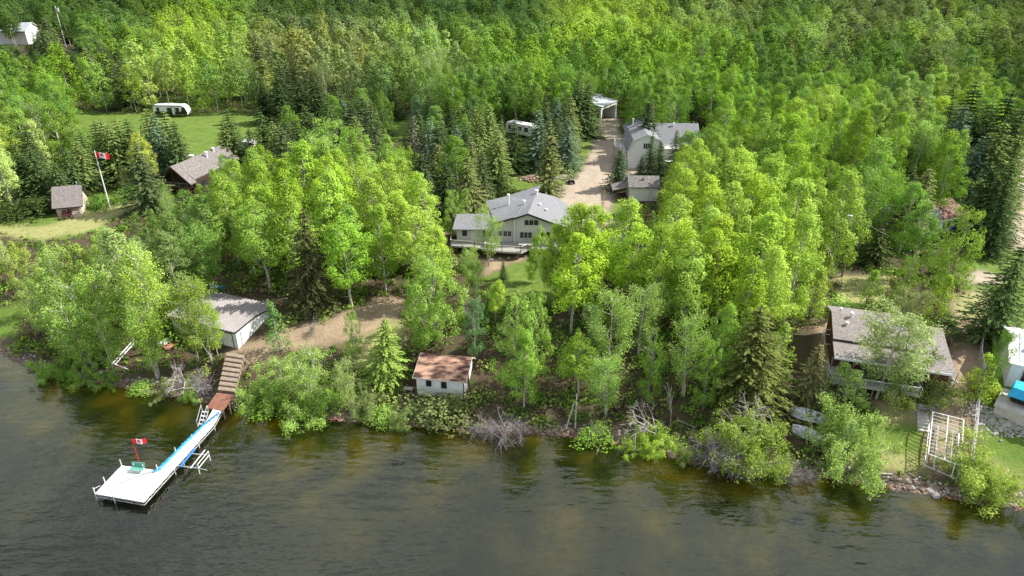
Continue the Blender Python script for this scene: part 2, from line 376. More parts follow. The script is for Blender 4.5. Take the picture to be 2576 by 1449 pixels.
    t.links.new(c, p.inputs['Base Color'])
    b = node(t, 'ShaderNodeBump'); b.inputs['Strength'].default_value = 0.7; b.inputs['Distance'].default_value = 0.12
    t.links.new(fine, b.inputs['Height']); t.links.new(b.outputs['Normal'], p.inputs['Normal'])
    return m
M_GROUND = ground_mat()
WDEEP = np.clip((-D - 8.5 + (vnoise(X, Y, 5, 9) - .5) * 13) / 9, 0, 1)
c1 = np.stack([WL, WG, WD, np.ones_like(WL)], -1).reshape(-1, 4); c2 = np.stack([WY, WS, WDEEP, np.ones_like(WL)], -1).reshape(-1, 4)
for zi, nm in enumerate(['ground', 'lawn', 'driveway', 'dirt_path', 'lake_bed']):
    q = Q[zone == zi]; used, inv = np.unique(q, return_inverse=True); q = inv.reshape(-1, 4)
    me = bpy.data.meshes.new(nm); me.vertices.add(len(used)); me.vertices.foreach_set('co', verts[used].astype(np.float32).ravel())
    me.loops.add(q.size); me.loops.foreach_set('vertex_index', q.ravel().astype(np.int32)); me.polygons.add(len(q))
    me.polygons.foreach_set('loop_start', (np.arange(len(q)) * 4).astype(np.int32)); me.update(); me.validate()
    me.polygons.foreach_set('use_smooth', np.ones(len(q), bool))
    for an, cc in (('zone', c1), ('zone2', c2)):
        a = me.color_attributes.new(an, 'FLOAT_COLOR', 'POINT'); a.data.foreach_set('color', cc[used].astype(np.float32).ravel())
    me.materials.append(M_GROUND); o = bpy.data.objects.new(nm, me); COL.objects.link(o); o['kind'] = 'structure'

# water
def water_mat():
    m = bpy.data.materials.new('lake_water'); m.use_nodes = True; t = m.node_tree; t.nodes.clear()
    out = node(t, 'ShaderNodeOutputMaterial'); co = node(t, 'ShaderNodeTexCoord')
    def noi(sc, st, de, rot=0.0):
        mm = node(t, 'ShaderNodeMapping'); mm.inputs['Scale'].default_value = st; mm.inputs['Rotation'].default_value = (0, 0, rot)
        n = node(t, 'ShaderNodeTexNoise'); n.inputs['Scale'].default_value = sc; n.inputs['Detail'].default_value = de; n.inputs['Roughness'].default_value = 0.55
        t.links.new(co.outputs['Object'], mm.inputs['Vector']); t.links.new(mm.outputs['Vector'], n.inputs['Vector']); return n.outputs['Fac']
    a = noi(0.95, (0.45, 1.0, 1), 3, 0.25); b = noi(0.30, (0.45, 1.0, 1), 3, -0.2); g = noi(0.045, (1, 1.4, 1), 3)
    ad = node(t, 'ShaderNodeMath', operation='MULTIPLY_ADD'); t.links.new(b, ad.inputs[0]); ad.inputs[1].default_value = 1.6; t.links.new(a, ad.inputs[2])
    gr = node(t, 'ShaderNodeMapRange'); gr.inputs['From Min'].default_value = 0.35; gr.inputs['From Max'].default_value = 0.65; gr.inputs['To Min'].default_value = 0.55; gr.inputs['To Max'].default_value = 1.0
    t.links.new(g, gr.inputs['Value'])
    bp = node(t, 'ShaderNodeBump'); bp.inputs['Distance'].default_value = 0.12
    t.links.new(gr.outputs['Result'], bp.inputs['Strength']); t.links.new(ad.outputs[0], bp.inputs['Height'])
    dif = node(t, 'ShaderNodeBsdfDiffuse'); dif.inputs['Color'].default_value = (0.012, 0.016, 0.009, 1)
    trn = node(t, 'ShaderNodeBsdfTransparent'); trn.inputs['Color'].default_value = (0.84, 0.84, 0.45, 1)
    body = node(t, 'ShaderNodeMixShader'); body.inputs[0].default_value = 0.86
    t.links.new(dif.outputs[0], body.inputs[1]); t.links.new(trn.outputs[0], body.inputs[2])
    gl = node(t, 'ShaderNodeBsdfGlossy'); gl.inputs['Roughness'].default_value = 0.06; gl.inputs['Color'].default_value = (0.94, 0.97, 0.82, 1)
    t.links.new(bp.outputs['Normal'], gl.inputs['Normal'])
    fr = node(t, 'ShaderNodeFresnel'); fr.inputs['IOR'].default_value = 1.80; t.links.new(bp.outputs['Normal'], fr.inputs['Normal'])
    ms = node(t, 'ShaderNodeMixShader'); t.links.new(fr.outputs[0], ms.inputs[0]); t.links.new(body.outputs[0], ms.inputs[1]); t.links.new(gl.outputs[0], ms.inputs[2])
    t.links.new(ms.outputs[0], out.inputs['Surface']); return m
wm = MB(); wm.face([(-900, -120, 0), (900, -120, 0), (900, 125, 0), (-900, 125, 0)])
wobj = wm.build('water', water_mat()); wobj['kind'] = 'structure'

# ------------------------------------------------------------------ buildings
def gable_mesh(par, T, L, W, eave, ridge, wm_, rm, ov=0.4, th=0.16, ridge_y=None, down=0.6, x0=0.0, y0=0.0, trim=None, names=('wall', 'roof')):
    """walls with gable ends at x=x0 and x=x0+L, ridge parallel to x"""
    ry = y0 + (W / 2 if ridge_y is None else ridge_y); x1, y1 = x0 + L, y0 + W
    wl = MB(); pf = [(y0, -down), (y1, -down), (y1, eave), (ry, ridge), (y0, eave)]
    a = [tf(T, x0, p[0], p[1]) for p in pf]; b = [tf(T, x1, p[0], p[1]) for p in pf]
    wl.hexa(a, b); wl.build(names[0], wm_, par)
    r = MB(); s0 = (ridge - eave) / (ry - y0); s1 = (ridge - eave) / (y1 - ry); g = th * 0.6 + 0.05
    r.slab([tf(T, x0-ov, y0-ov, eave-ov*s0+g+th*.5), tf(T, x1+ov, y0-ov, eave-ov*s0+g+th*.5), tf(T, x1+ov, ry, ridge+g+th*.5), tf(T, x0-ov, ry, ridge+g+th*.5)], th)
    r.slab([tf(T, x0-ov, ry+0.003, ridge+g+th*.5), tf(T, x1+ov, ry+0.003, ridge+g+th*.5), tf(T, x1+ov, y1+ov, eave-ov*s1+g+th*.5), tf(T, x0-ov, y1+ov, eave-ov*s1+g+th*.5)], th)
    ro = r.build(names[1], rm, par)
    if trim:
        f = MB(); e = 0.03
        for xx in (x0 - ov - e, x1 + ov):
            for (ya, za, yb, zb) in ((y0-ov, eave-ov*s0, ry, ridge), (ry, ridge, y1+ov, eave-ov*s1)):
                P = [tf(T, xx, ya, za+g-th*.75), tf(T, xx+e, ya, za+g-th*.75), tf(T, xx+e, yb, zb+g-th*.75), tf(T, xx, yb, zb+g-th*.75)]
                f.hexa(P, [p + Vector((0, 0, th*1.3)) for p in P])
        f.box(x0-ov, x1+ov, y0-ov-e, y0-ov, eave-ov*s0+g-th*.9, eave-ov*s0+g+th*.5, T)
        f.build('fascia', trim, ro)
    return ro
def vent(par, p, r=0.12, h=0.6, m=None, cap=True):
    v = MB(); v.tube(Vector(p) - Vector((0, 0, .25)), Vector(p) + Vector((0, 0, h)), r, r, 8)
    if cap: v.tube(Vector(p) + Vector((0, 0, h)), Vector(p) + Vector((0, 0, h + .18)), r * 1.8, r * 1.5, 8)
    return v.build('roof_vent', m or M_WHITE, par)
def railing(par, pts, h=1.0, m=None, step=0.16, name='railing'):
    r = MB()
    for a, b in zip(pts[:-1], pts[1:]):
        a, b = Vector(a), Vector(b); n = max(1, int((b - a).length / 1.7)); up = Vector((0, 0, h))
        r.tube(a + up, b + up, 0.06, n=4); r.tube(a + Vector((0, 0, .12)), b + Vector((0, 0, .12)), 0.04, n=4)
        for i in range(n + 1): q = a.lerp(b, i / n); r.tube(q, q + up * 1.06, 0.065, n=4)
        k = int((b - a).length / step)
        for i in range(1, k): q = a.lerp(b, i / k); r.tube(q + Vector((0, 0, .1)), q + up, 0.022, n=4)
    return r.build(name, m or M_WHITE, par)

# --- main house
dz = 6.0
hs = thing('house', 'grey two-storey house with pale grey roof in the middle of the woods', 'house', (0, 105, 4.9))
wb = MB()
yF = 104.6
sec = [(-2.2, 9.55), (0.35, 10.35)]      # left front section, then the gabled one
wb.hexa([(-2.2, 105.1, 4.5), (0.35, 104.9, 4.5), (1.6, 114.0, 4.5), (-3.8, 113.0, 4.5)], [(-2.2, 105.1, 9.45), (0.35, 104.9, 10.25), (1.6, 114.0, 10.3), (-3.8, 113.0, 9.45)])
wb.hexa([(0.36, 104.5, 4.5), (8.3, 104.1, 4.5), (9.2, 113.4, 4.5), (1.61, 114.0, 4.5)], [(0.36, 104.5, 6), (8.3, 104.1, 6), (9.2, 113.4, 6), (1.61, 114.0, 6)])
g1 = [(0.36, 104.5, 6.001), (8.3, 104.1, 6.001), (8.3, 104.1, 8.95), (2.5, 104.4, 11.05), (0.36, 104.5, 10.4)]
g2 = [(1.61, 114.0, 6.001), (9.2, 113.4, 6.001), (9.2, 113.4, 8.95), (4.3, 113.8, 11.05), (1.61, 114.0, 10.4)]
wb.hexa(g1, g2); wb.hexa([(-9.0, 105.2, 4.5), (-2.21, 105.1, 4.5), (-3.6, 110.8, 4.5), (-8.7, 110.8, 4.5)], [(-9.0, 105.2, 8.2), (-2.21, 105.1, 8.2), (-3.6, 110.8, 8.2), (-8.7, 110.8, 8.2)])
wb.build('wall', M_SIDE, hs)
rf = MB(); th = 0.2
rf.slab([(-2.75, 104.4, 9.50), (0.2, 104.3, 10.42), (1.9, 110, 10.9), (-3.7, 110, 9.62)], th)
rf.slab([(0.25, 103.9, 10.44), (2.5, 103.8, 11.27), (3.5, 110, 11.27), (1.95, 110, 10.92)], th)
rf.slab([(-3.7, 110.01, 9.62), (3.52, 110.01, 11.27), (5.0, 117.2, 11.6), (-1.0, 116.2, 9.9), (-4.6, 114.2, 9.62)], th)
rf.slab([(2.52, 103.8, 11.27), (8.95, 103.4, 8.90), (9.9, 114.2, 8.90), (7.6, 116.5, 9.7), (4.2, 114.4, 11.27)], th)
ro = rf.build('roof', M_SHGREY, hs)
fs = MB()
for a, b in (((-2.75, 104.38, 9.5), (0.2, 104.28, 10.42)), ((0.22, 103.88, 10.44), (2.5, 103.78, 11.27)), ((2.5, 103.78, 11.27), (8.95, 103.38, 8.9))):
    a, b = Vector(a), Vector(b); q = [a + Vector((0, -.06, -.26)), b + Vector((0, -.06, -.26)), b + Vector((0, 0, -.26)), a + Vector((0, 0, -.26))]
    fs.hexa(q, [p + Vector((0, 0, .29)) for p in q])
fs.build('fascia', M_TRIM, ro)
rw = MB(); rw.slab([(-9.6, 104.4, 8.35), (-2.76, 104.3, 8.35), (-3.72, 108.4, 9.5), (-9.2, 108.4, 9.5)], .18)
rw.slab([(-9.2, 108.41, 9.5), (-3.72, 108.41, 9.5), (-4.3, 111.4, 8.4), (-9.1, 111.4, 8.4)], .18); rw.build('wing_roof', M_SHGREY, hs)
vent(ro, (-0.6, 110.6, 10.5), .16, 1.5); vent(ro, (2.0, 109.4, 11.0), .14, .35); vent(ro, (4.6, 109, 10.5), .16, .45); vent(ro, (5.6, 107.6, 10.1), .16, .45); vent(ro, (4.2, 113.4, 11.3), .2, .5)
Tm, _ = frame((0, 104.5, dz), (8, 104.1, dz)); window(hs, Tm, 2.0, 4.2, 3.1, 4.0, nx=3); window(hs, Tm, 1.3, 3.2, .9, 1.9, nx=3); window(hs, Tm, 4.4, 6.2, .9, 2.0, nx=2)
Tl, _ = frame((-2.2, 105.1, dz), (0.35, 104.9, dz)); window(hs, Tl, .8, 2.1, 0.95, 1.85, nx=2); window(hs, Tl, 0.0, .55, 0.95, 1.85, nx=1)
Tw, _ = frame((-9, 105.2, dz), (-2.2, 105.1, dz)); window(hs, Tw, .9, 1.7, .9, 1.95, nx=1); door(hs, Tw, 2.3, 3.2, 0.02, 2.05, M_WHITE); window(hs, Tw, 4.2, 6.0, .8, 1.9, nx=2)
ds = MB(); ds.tube((0.42, 104.3, 6.0), (0.42, 104.3, 10.3), 0.13, n=6); ds.build('downspout', M_WHITE, hs)
deckp = [(-9.9, 105.2), (-9.9, 103.3), (-6, 102.6), (-3.9, 101.6), (-1.6, 100.9), (1.4, 100.5), (2.5, 101.7), (4.6, 102.0), (8.6, 101.7), (8.9, 104.05), (0.4, 104.45), (-2.2, 105.05)]
dk = thing('deck', 'wide grey wooden deck with slatted railing wrapped around the front of the grey main house', 'deck', (0, 102, 5.4))
d = MB(); d.prism(deckp, 5.72, 5.98); d.build('deck_boards', M_DECKW, dk)
railing(dk, [(x, y + .08, 5.98) for x, y in deckp[:9]] + [(8.8, 104, 5.98)], 0.95, M_CONC)
for px_, py_ in ((-9, 103.6), (-4, 102), (1, 100.9), (4.2, 102.3), (8, 102)):
    q = MB(); q.tube((px_, py_, 4.2), (px_, py_, 5.72), .12, n=6); q.build('post', M_TIMBER, dk)
b = MB(); b.box(-4.4, -2.0, 102.4, 103.6, 5.98, 6.6); single(b, 'deck_box', M_CONC, (-3.2, 103, 5.98), 'pale wooden box bench on the deck left of the downspout', 'deck box')
b = MB(); Tt, _ = frame((1.0, 102.3, 5.98), (3.0, 102.0, 5.98)); b.box(0, 2.2, 0, 1.2, .5, .6, Tt); b.box(0, .12, 0, 1.2, 0, .5, Tt); b.box(2.08, 2.2, 0, 1.2, 0, .5, Tt); b.box(.12, 2.08, .05, .12, .05, .5, Tt)
single(b, 'patio_table', M_DECKW, (2, 102.5, 5.98), 'grey wooden table on the deck right of the downspout', 'table')
b = MB(); b.box(3.3, 4.2, 103.0, 103.7, 6.5, 6.85); b.box(3.35, 3.45, 103.05, 103.65, 5.98, 6.5); b.box(4.05, 4.15, 103.05, 103.65, 5.98, 6.5); b.tube((3.3, 103.35, 6.9), (4.2, 103.35, 6.9), .3, n=8)
single(b, 'barbecue', M_BLACK, (3.7, 103.3, 5.98), 'black covered barbecue on the deck against the grey house', 'barbecue')
for k, px_ in enumerate((1237, 1258, 1280, 1300, 1322, 1340)):
    p = G(px_, 655 - k * 2.2); q = MB(); q.rock(p + Vector((0, 0, .12)), .38, RNG)
    single(q, 'boulder', M_ROCKG, p, ['leftmost', 'second from left', 'third from left', 'fourth from left', 'fifth from left', 'rightmost'][k] + ' of the six pale boulders edging the bed below the house deck', 'boulder', 'boulders below the house deck')

# --- metal roofed garage at the lower left
T, _ = frame((-45.9, 82.0, 2.3), (-35.7, 77.7, 2.3))
gr = thing('garage', 'low white garage with ribbed mauve-grey metal roof beside the dirt path near the shore', 'garage', tf(T, 5, 5, 0))
LG = 11.1; WGd = 7.4
wl = MB(); pf = [(0, -.8), (WGd, -.8), (WGd, 2.5), (WGd / 2, 2.95), (0, 2.5)]
wl.hexa([tf(T, 0, *p) for p in pf], [tf(T, LG, *p) for p in pf]); wl.build('wall', M_WHITE, gr)
r = MB()
r.slab([tf(T, -.3, -.35, 2.62), tf(T, LG+.25, -.35, 2.62), tf(T, LG+.25, WGd/2, 3.12), tf(T, -.3, WGd/2, 3.12)], .12)
r.slab([tf(T, -.3, WGd/2+.004, 3.12), tf(T, LG+.25, WGd/2+.004, 3.12), tf(T, LG+.25, WGd+.35, 2.62), tf(T, -.3, WGd+.35, 2.62)], .12)
for i in range(21):
    x = -.25 + i * (LG + .4) / 20
    for (ya, za, yb, zb) in ((-.35, 2.62, WGd/2, 3.12), (WGd/2, 3.12, WGd+.35, 2.62)):
        P = [tf(T, x, ya, za), tf(T, x + .1, ya, za), tf(T, x + .1, yb, zb), tf(T, x, yb, zb)]; r.hexa([p - Vector((0, 0, .02)) for p in P], [p + Vector((0, 0, .13)) for p in P])
ro = r.build('roof', M_METRF, gr)
f = MB(); f.box(LG+.252, LG+.28, -.36, .0, 2.48, 2.64, T)
for (ya, za, yb, zb) in ((-.36, 2.62, WGd/2, 3.12), (WGd/2, 3.12, WGd+.36, 2.62)):
    P = [tf(T, LG+.253, ya, za-.16), tf(T, LG+.28, ya, za-.16), tf(T, LG+.28, yb, zb-.16), tf(T, LG+.253, yb, zb-.16)]; f.hexa(P, [p + Vector((0, 0, .2)) for p in P])
f.box(-.3, LG+.25, -.38, -.353, 2.46, 2.64, T); f.build('fascia', M_TRIM, ro)
Tr = T @ Matrix.Translation((LG, 0, 0)) @ Matrix.Rotation(math.pi/2, 4, 'Z')
door(gr, Tr, .8, 4.3, .02, 2.25, M_WHITE, lines=3, name='garage_door', fm=M_ALU); door(gr, Tr, 4.9, 6.9, .02, 2.25, M_WHITE, lines=3, name='garage_door', fm=M_ALU)
door(gr, T, LG-2.4, LG-.7, .02, 2.05, M_WHITE, fm=M_TRIM); window(gr, T, 2, 3.2, 1.1, 1.9, fm=M_TRIM)
vent(ro, tf(T, LG-.4, WGd-.5, 2.8), .07, .9)

# --- boathouse with rusty shingles
T, Lb = frame((-11.4, 69.3, 1.0), (-5.7, 68.4, 1.0))
bh = thing('boathouse', 'small white boathouse with rust-brown mossy shingle roof standing above the shoreline rocks', 'boathouse', tf(T, 2.8, 2, 0))
gable_mesh(bh, T, Lb, 4.9, 2.55, 3.55, M_WHITE, M_RUSTY, ov=.35, th=.12, ridge_y=3.5, down=1.0, trim=M_CONC)
fd = MB(); fd.box(-.02, Lb+.02, -.04, -.002, -.9, .1, T); fd.build('foundation', M_FOUND, bh)
window(bh, T, 1.25, 1.75, 1.45, 2.15, nx=2, fm=M_TRIM); window(bh, T, 3.1, 3.6, 1.35, 2.1, nx=2, fm=M_TRIM)
Tr = T @ Matrix.Translation((Lb, 0, 0)) @ Matrix.Rotation(math.pi/2, 4, 'Z'); door(bh, Tr, 1.6, 2.5, .1, 2.1, M_DARKW, fm=M_WHITE)
cr_ = MB(); cr_.box(Lb-.09, Lb+.03, -.03, .0, -.3, 2.4, T); cr_.build('corner_board', M_TRIM, bh)
q = MB(); Tt = frame(tf(T, -2.0, .2, -.35), tf(T, 0, .2, -.35))[0]
q.box(.2, 1.3, 0, .6, .72, .8, Tt); [q.box(.25+i*.9, .33+i*.9, .05+j*.42, .12+j*.42, 0, .72, Tt) for i in (0, 1) for j in (0, 1)]
single(q, 'work_table', M_CONC, tf(T, -1.2, .5, -.35), 'small pale table standing at the left wall of the rusty-roofed boathouse', 'table')
q = MB(); Tt = frame(tf(T, -2.2, 2.3, -.1), tf(T, 0, 2.3, -.1))[0]; q.box(.3, 1.6, 0, .5, .4, .47, Tt); q.box(.3, .4, 0, .5, 0, .4, Tt); q.box(1.5, 1.6, 0, .5, 0, .4, Tt); q.box(.3, 1.6, .5, .56, .1, .9, Tt)
single(q, 'garden_bench', M_ALU, tf(T, -1.3, 2.5, -.1), 'whitish bench half hidden behind the left end of the boathouse', 'bench')

# --- small lawn cabin far left
T, Lc = frame((-83.3, 120.0, 4.9), (-79.4, 121.2, 4.9))
cb = thing('cabin', 'small tan cabin with steep brown shingle roof on the left lawn', 'cabin', tf(T, 2, 3, 0))
gable_mesh(cb, T, Lc, 5.4, 1.7, 4.4, M_TAN, M_SHBRN, ov=.45, th=.14, down=.8, trim=M_TRIM)
st = MB(); [st.box(Lc-1.6, Lc-.1, -.05-.3*(k+1), -.05-.3*k, -.5, .75-.25*k, T) for k in range(4)]; st.build('steps', M_TAN, cb)
vent(cb.children[1], tf(T, Lc-.4, 2.9, 4.5), .07, .5)
def chair(par_T, label):
    t = thing('lawn_chair', label, 'chair', tf(par_T, 0, 0, 0), 'red-brown lawn chairs by the cabin')
    a = MB(); Tq = par_T
    a.hexa([tf(Tq, -.3, -.35, .42), tf(Tq, .3, -.35, .42), tf(Tq, .3, .25, .3), tf(Tq, -.3, .25, .3)], [tf(Tq, -.3, -.35, .46), tf(Tq, .3, -.35, .46), tf(Tq, .3, .25, .34), tf(Tq, -.3, .25, .34)]); a.build('seat', M_CHAIR, t)
    a = MB(); a.hexa([tf(Tq, -.32, .2, .3), tf(Tq, .32, .2, .3), tf(Tq, .32, .26, .3), tf(Tq, -.32, .26, .3)], [tf(Tq, -.4, .5, 1.15), tf(Tq, .4, .5, 1.15), tf(Tq, .4, .56, 1.15), tf(Tq, -.4, .56, 1.15)]); a.build('backrest', M_CHAIR, t)
    for s in (-1, 1):
        a = MB(); a.box(s*.42-.07, s*.42+.07, -.4, .35, .6, .64, Tq); a.build('armrest', M_CHAIR, t)
        a = MB(); a.box(s*.42-.04, s*.42+.04, -.38, -.3, 0, .6, Tq); a.build('leg', M_CHAIR, t)
        a = MB(); a.box(s*.42-.04, s*.42+.04, .25, .33, 0, .6, Tq); a.build('leg', M_CHAIR, t)
for k, (px_, py_) in enumerate(((165, 549), (178, 546))):
    p = G(px_, py_); chair(Matrix.Translation(p + Vector((0, -.6, .05))) @ Matrix.Rotation(-.3, 4, 'Z') @ Matrix.Scale(1.35, 4), ['left', 'right'][k] + ' one of two red-brown lawn chairs in front of the tan cabin')

# --- dark log house
Pk = Vector((-65.5, 131.0, 5.4))
T = Matrix.Translation(Vector((-68.8, 131.6, 5.2))) @ Matrix.Rotation(math.radians(-14), 4, 'Z')     # gable front along x, depth along y
lg = thing('log_house', 'dark brown log house with weathered shake roof and gable balcony behind the flagpole', 'house', tf(T, 3.5, 6, 0))
Wl, Dl = 6.6, 15.0
Tg = T @ Matrix.Rotation(math.pi/2, 4, 'Z') @ Matrix.Translation((0, -Wl, 0))     # ridge runs along depth
gable_mesh(lg, Tg, Dl, Wl, 2.9, 5.6, M_DARKW, M_SHOLD, ov=.1, th=.16, down=1.0, x0=1.2)
r = MB(); e, rr = 2.6, 5.85
r.slab([tf(T, -.45, -.7, e), tf(T, Wl/2, -.7, rr), tf(T, Wl/2, 1.1, rr), tf(T, -.45, 1.1, e)], .2); r.slab([tf(T, Wl/2+.003, -.7, rr), tf(T, Wl+.45, -.7, e), tf(T, Wl+.45, 1.1, e), tf(T, Wl/2+.003, 1.1, rr)], .2)
r.build('gable_canopy', M_SHOLD, lg)
f = MB()
for xa, za, xb, zb in ((-.45, e, Wl/2, rr), (Wl/2, rr, Wl+.45, e)):
    P = [tf(T, xa, -.75, za-.28), tf(T, xb, -.75, zb-.28), tf(T, xb, -.702, zb-.28), tf(T, xa, -.702, za-.28)]; f.hexa(P, [p + Vector((0, 0, .3)) for p in P])
f.tube(tf(T, Wl/2, -.6, 1.6), tf(T, Wl/2, -.6, 5.4), .14, n=6); f.build('gable_beam', M_DARKW, lg)
f = MB(); f.box(.3, Wl-.3, -.65, 1.18, 1.5, 1.68, T); f.build('balcony', M_DARKW, lg)
railing(lg, [tf(T, .35, -.6, 1.68), tf(T, Wl-.35, -.6, 1.68)], .9, M_BARKG, .35)
for xx in (.4, Wl/2, Wl-.4): q = MB(); q.tube(tf(T, xx, -.55, -.6), tf(T, xx, -.55, 1.5), .13, n=6); q.build('post', M_DARKW, lg)
window(lg, Tg @ Matrix.Rotation(0, 4, 'Z'), 3, 4.5, 1, 2, fm=M_TRIM); vent(lg, tf(T, Wl/2+1, 9, 4.9), .2, 1.2); vent(lg, tf(T, Wl/2+.5, 12, 5.2), .2, .9)
# little building right of it, half hidden by aspens
T, _ = frame(G(640, 470), G(675, 470)); q = thing('shed', 'tan shed with brown roof half hidden by bright aspens right of the log house', 'shed', tf(T, 1, 1, 0)); gable_mesh(q, T, 4, 4, 2.6, 4.2, M_TAN, M_SHOLD, ov=.4); door(q, T, 1.4, 2.4, .05, 2.0, M_WHITE)

# --- barn-roofed house
P0 = G(1580, 424); T = Matrix.Translation(P0 + Vector((0, 0, .1))) @ Matrix.Rotation(math.radians(-2), 4, 'Z')
bn = thing('barn_house', 'cream house with white-trimmed gambrel gable and garage door right of the gravel driveway', 'house', tf(T, 3, 5, 0))
Wb = 6.9
def gam(x): pass
prof = [(0, -.6), (Wb, -.6), (Wb, 4.0), (Wb - .75, 6.0), (Wb / 2, 7.15), (.75, 6.0), (0, 4.0)]
wl = MB(); wl.hexa([tf(T, p[0], 0, p[1]) for p in prof], [tf(T, p[0], 11, p[1]) for p in prof]); wl.build('wall', M_BARNS, bn)
r = MB(); pr = [(-.35, 3.75), (.62, 6.12), (Wb/2, 7.32), (Wb-.62, 6.12), (Wb+.35, 3.75)]
for (xa, za), (xb, zb) in zip(pr[:-1], pr[1:]): r.slab([tf(T, xa, -.35, za+.1), tf(T, xb, -.35, zb+.1), tf(T, xb, 11.2, zb+.1), tf(T, xa, 11.2, za+.1)], .16)
ro = r.build('roof', M_SHGREY, bn)
f = MB()
for (xa, za), (xb, zb) in zip(pr[:-1], pr[1:]):
    P = [tf(T, xa, -.42, za-.16), tf(T, xb, -.42, zb-.16), tf(T, xb, -.353, zb-.16), tf(T, xa, -.353, za-.16)]; f.hexa(P, [p + Vector((0, 0, .34)) for p in P])
f.build('fascia', M_WHITE, ro)
window(bn, T, 2.9, 4.5, 4.3, 5.4, nx=4); door(bn, T, 1.5, 5.9, .05, 2.35, M_WHITE, lines=3, name='garage_door'); q = MB(); q.box(-.03, Wb+.03, -.08, -.01, 2.75, 2.9, T); q.build('trim_board', M_WHITE, bn)
T2 = T @ Matrix.Translation((Wb + .3, 6.0, 0)); gable_mesh(bn, T2, 8.5, 9.5, 3.8, 7.0, M_BARNS, M_SHGREY, ov=.5, trim=M_WHITE, names=('wing_wall', 'wing_roof'))
T3 = T @ Matrix.Translation((1.2, 16.5, 0)) @ Matrix.Rotation(math.pi/2, 4, 'Z') @ Matrix.Translation((-6, -7.5, 0)); gable_mesh(bn, T3, 9.0, 7.5, 4.4, 6.9, M_BARNS, M_SHGREY, ov=.5, trim=M_WHITE, names=('rear_wall', 'rear_roof'))
q = MB(); q.box(Wb+1.2, Wb+4.5, 3.6, 5.95, .3, .45, T); [q.box(x, x+.14, 3.6, 3.74, .45, 3.2, T) for x in (Wb+1.2, Wb+2.8, Wb+4.36)]; q.box(Wb+1.2, Wb+4.5, 3.55, 5.95, 3.2, 3.35, T); q.build('porch', M_WHITE, bn)
vent(bn, tf(T, 5.4, 8.4, 6.7), .14, .8); vent(bn, tf(T2, 3.5, 4, 6.2), .14, 1.1); vent(bn, tf(T, 2, 12.5, 5.8), .12, 1.8, M_WHITE); vent(bn, tf(T, 5, 17, 6.6), .2, .5, M_BLACK)
q = MB(); q.box(-2.6, -.02, 4.0, 7.6, 3.2, 3.4, T); [q.tube(tf(T, x, y, -.3), tf(T, x, y, 3.2), .09, n=6) for x in (-2.5, -.5) for y in (4.1, 7.5)]; q.build('side_deck', M_DECKW, bn)
railing(bn, [tf(T, -2.5, 4.1, 3.4), tf(T, -2.5, 7.5, 3.4)], 1.0, M_WHITE); railing(bn, [tf(T, -2.5, 7.5, 3.4), tf(T, -.1, 7.5, 3.4)], 1.0, M_WHITE)
q = MB()
for k in range(14): q.box(-1.5, -.5, 3.95-.27*(k+1), 3.95-.27*k, 3.1-.23*k, 3.16-.23*k, T)
q.tube(tf(T, -1.5, 3.95, 3.3), tf(T, -1.5, .1, .0), .06, n=4); q.tube(tf(T, -.5, 3.95, 3.3), tf(T, -.5, .1, .0), .06, n=4); q.tube(tf(T, -1.5, 3.95, 4.2), tf(T, -1.5, .1, .9), .05, n=4); q.build('outdoor_stairs', M_WHITE, bn)
# its shed
T, Ls = frame((22.3, 126.0, 5.75), (27.6, 125.8, 5.75)); sh = thing('shed', 'white shed with weathered shake roof below the barn-roofed house', 'shed', tf(T, 2.6, 2, 0))
gable_mesh(sh, T, Ls, 4.6, 2.6, 3.9, M_WHITE, M_SHOLD, ov=.35); door(sh, T, 3.4, 4.4, .05, 2.05, M_SIDE)
T = T @ Matrix.Translation((-3.2, .5, 0)); q = MB(); q.slab([tf(T, 0, 0, 1.7), tf(T, 2.9, 0, 2.4), tf(T, 2.9, 4.0, 2.5), tf(T, 0, 4.0, 1.8)], .1); ln = thing('lean_to', 'low lean-to with dark weathered roof against the left side of the white shed', 'lean-to', tf(T, 1.5, 2, 0)); q.build('roof', M_SHOLD, ln)
for x in (.1, 2.7):
    for y in (.1, 3.8): q = MB(); q.tube(tf(T, x, y, -.3), tf(T, x, y, 1.7), .07, n=5); q.build('post', M_TIMBER, ln)

# --- open carport at the head of the driveway
T = Matrix.Translation(G(1510, 312)) @ Matrix.Rotation(math.radians(56), 4, 'Z')
cpz = 4.3; cpt = thing('carport', 'open grey carport with pale metal roof at the far end of the gravel driveway', 'carport', tf(T, 3.5, 3, 0))
for x, y in ((0, 0), (8.6, 0), (0, 7), (8.6, 7)):
    q = MB(); q.box(x-.25, x+.25, y-.25, y+.25, -.4, cpz, T); q.build('post', M_WHITE, cpt)
q = MB(); q.box(-.25, 8.85, 6.9, 7.1, -.4, cpz, T); q.box(8.7, 8.9, .25, 6.9, -.4, cpz, T); q.build('wall', M_SIDE, cpt)
q = MB(); q.box(-.3, 8.9, -.3, -.15, cpz-.5, cpz+.15, T); q.build('beam', M_WHITE, cpt)
q = MB(); q.slab([tf(T, -.5, -.5, cpz+.35), tf(T, 9.1, -.5, cpz+.35), tf(T, 9.1, 4.4, cpz+1.0), tf(T, -.5, 4.4, cpz+1.0)], .18); q.slab([tf(T, -.5, 4.5, cpz+1.4), tf(T, 9.1, 4.5, cpz+1.4), tf(T, 9.1, 9.5, cpz+2.0), tf(T, -.5, 9.5, cpz+2.0)], .18)
q.box(-.3, 8.9, 4.41, 4.49, cpz+.4, cpz+1.3, T); ro = q.build('roof', M_GALV, cpt)
for x in (2, 5.4): q = MB(); q.slab([tf(T, x, 5.8, cpz+1.62), tf(T, x+1.0, 5.8, cpz+1.62), tf(T, x+1.0, 7.2, cpz+1.79), tf(T, x, 7.2, cpz+1.79)], .05); q.build('skylight', M_WHITE, ro)

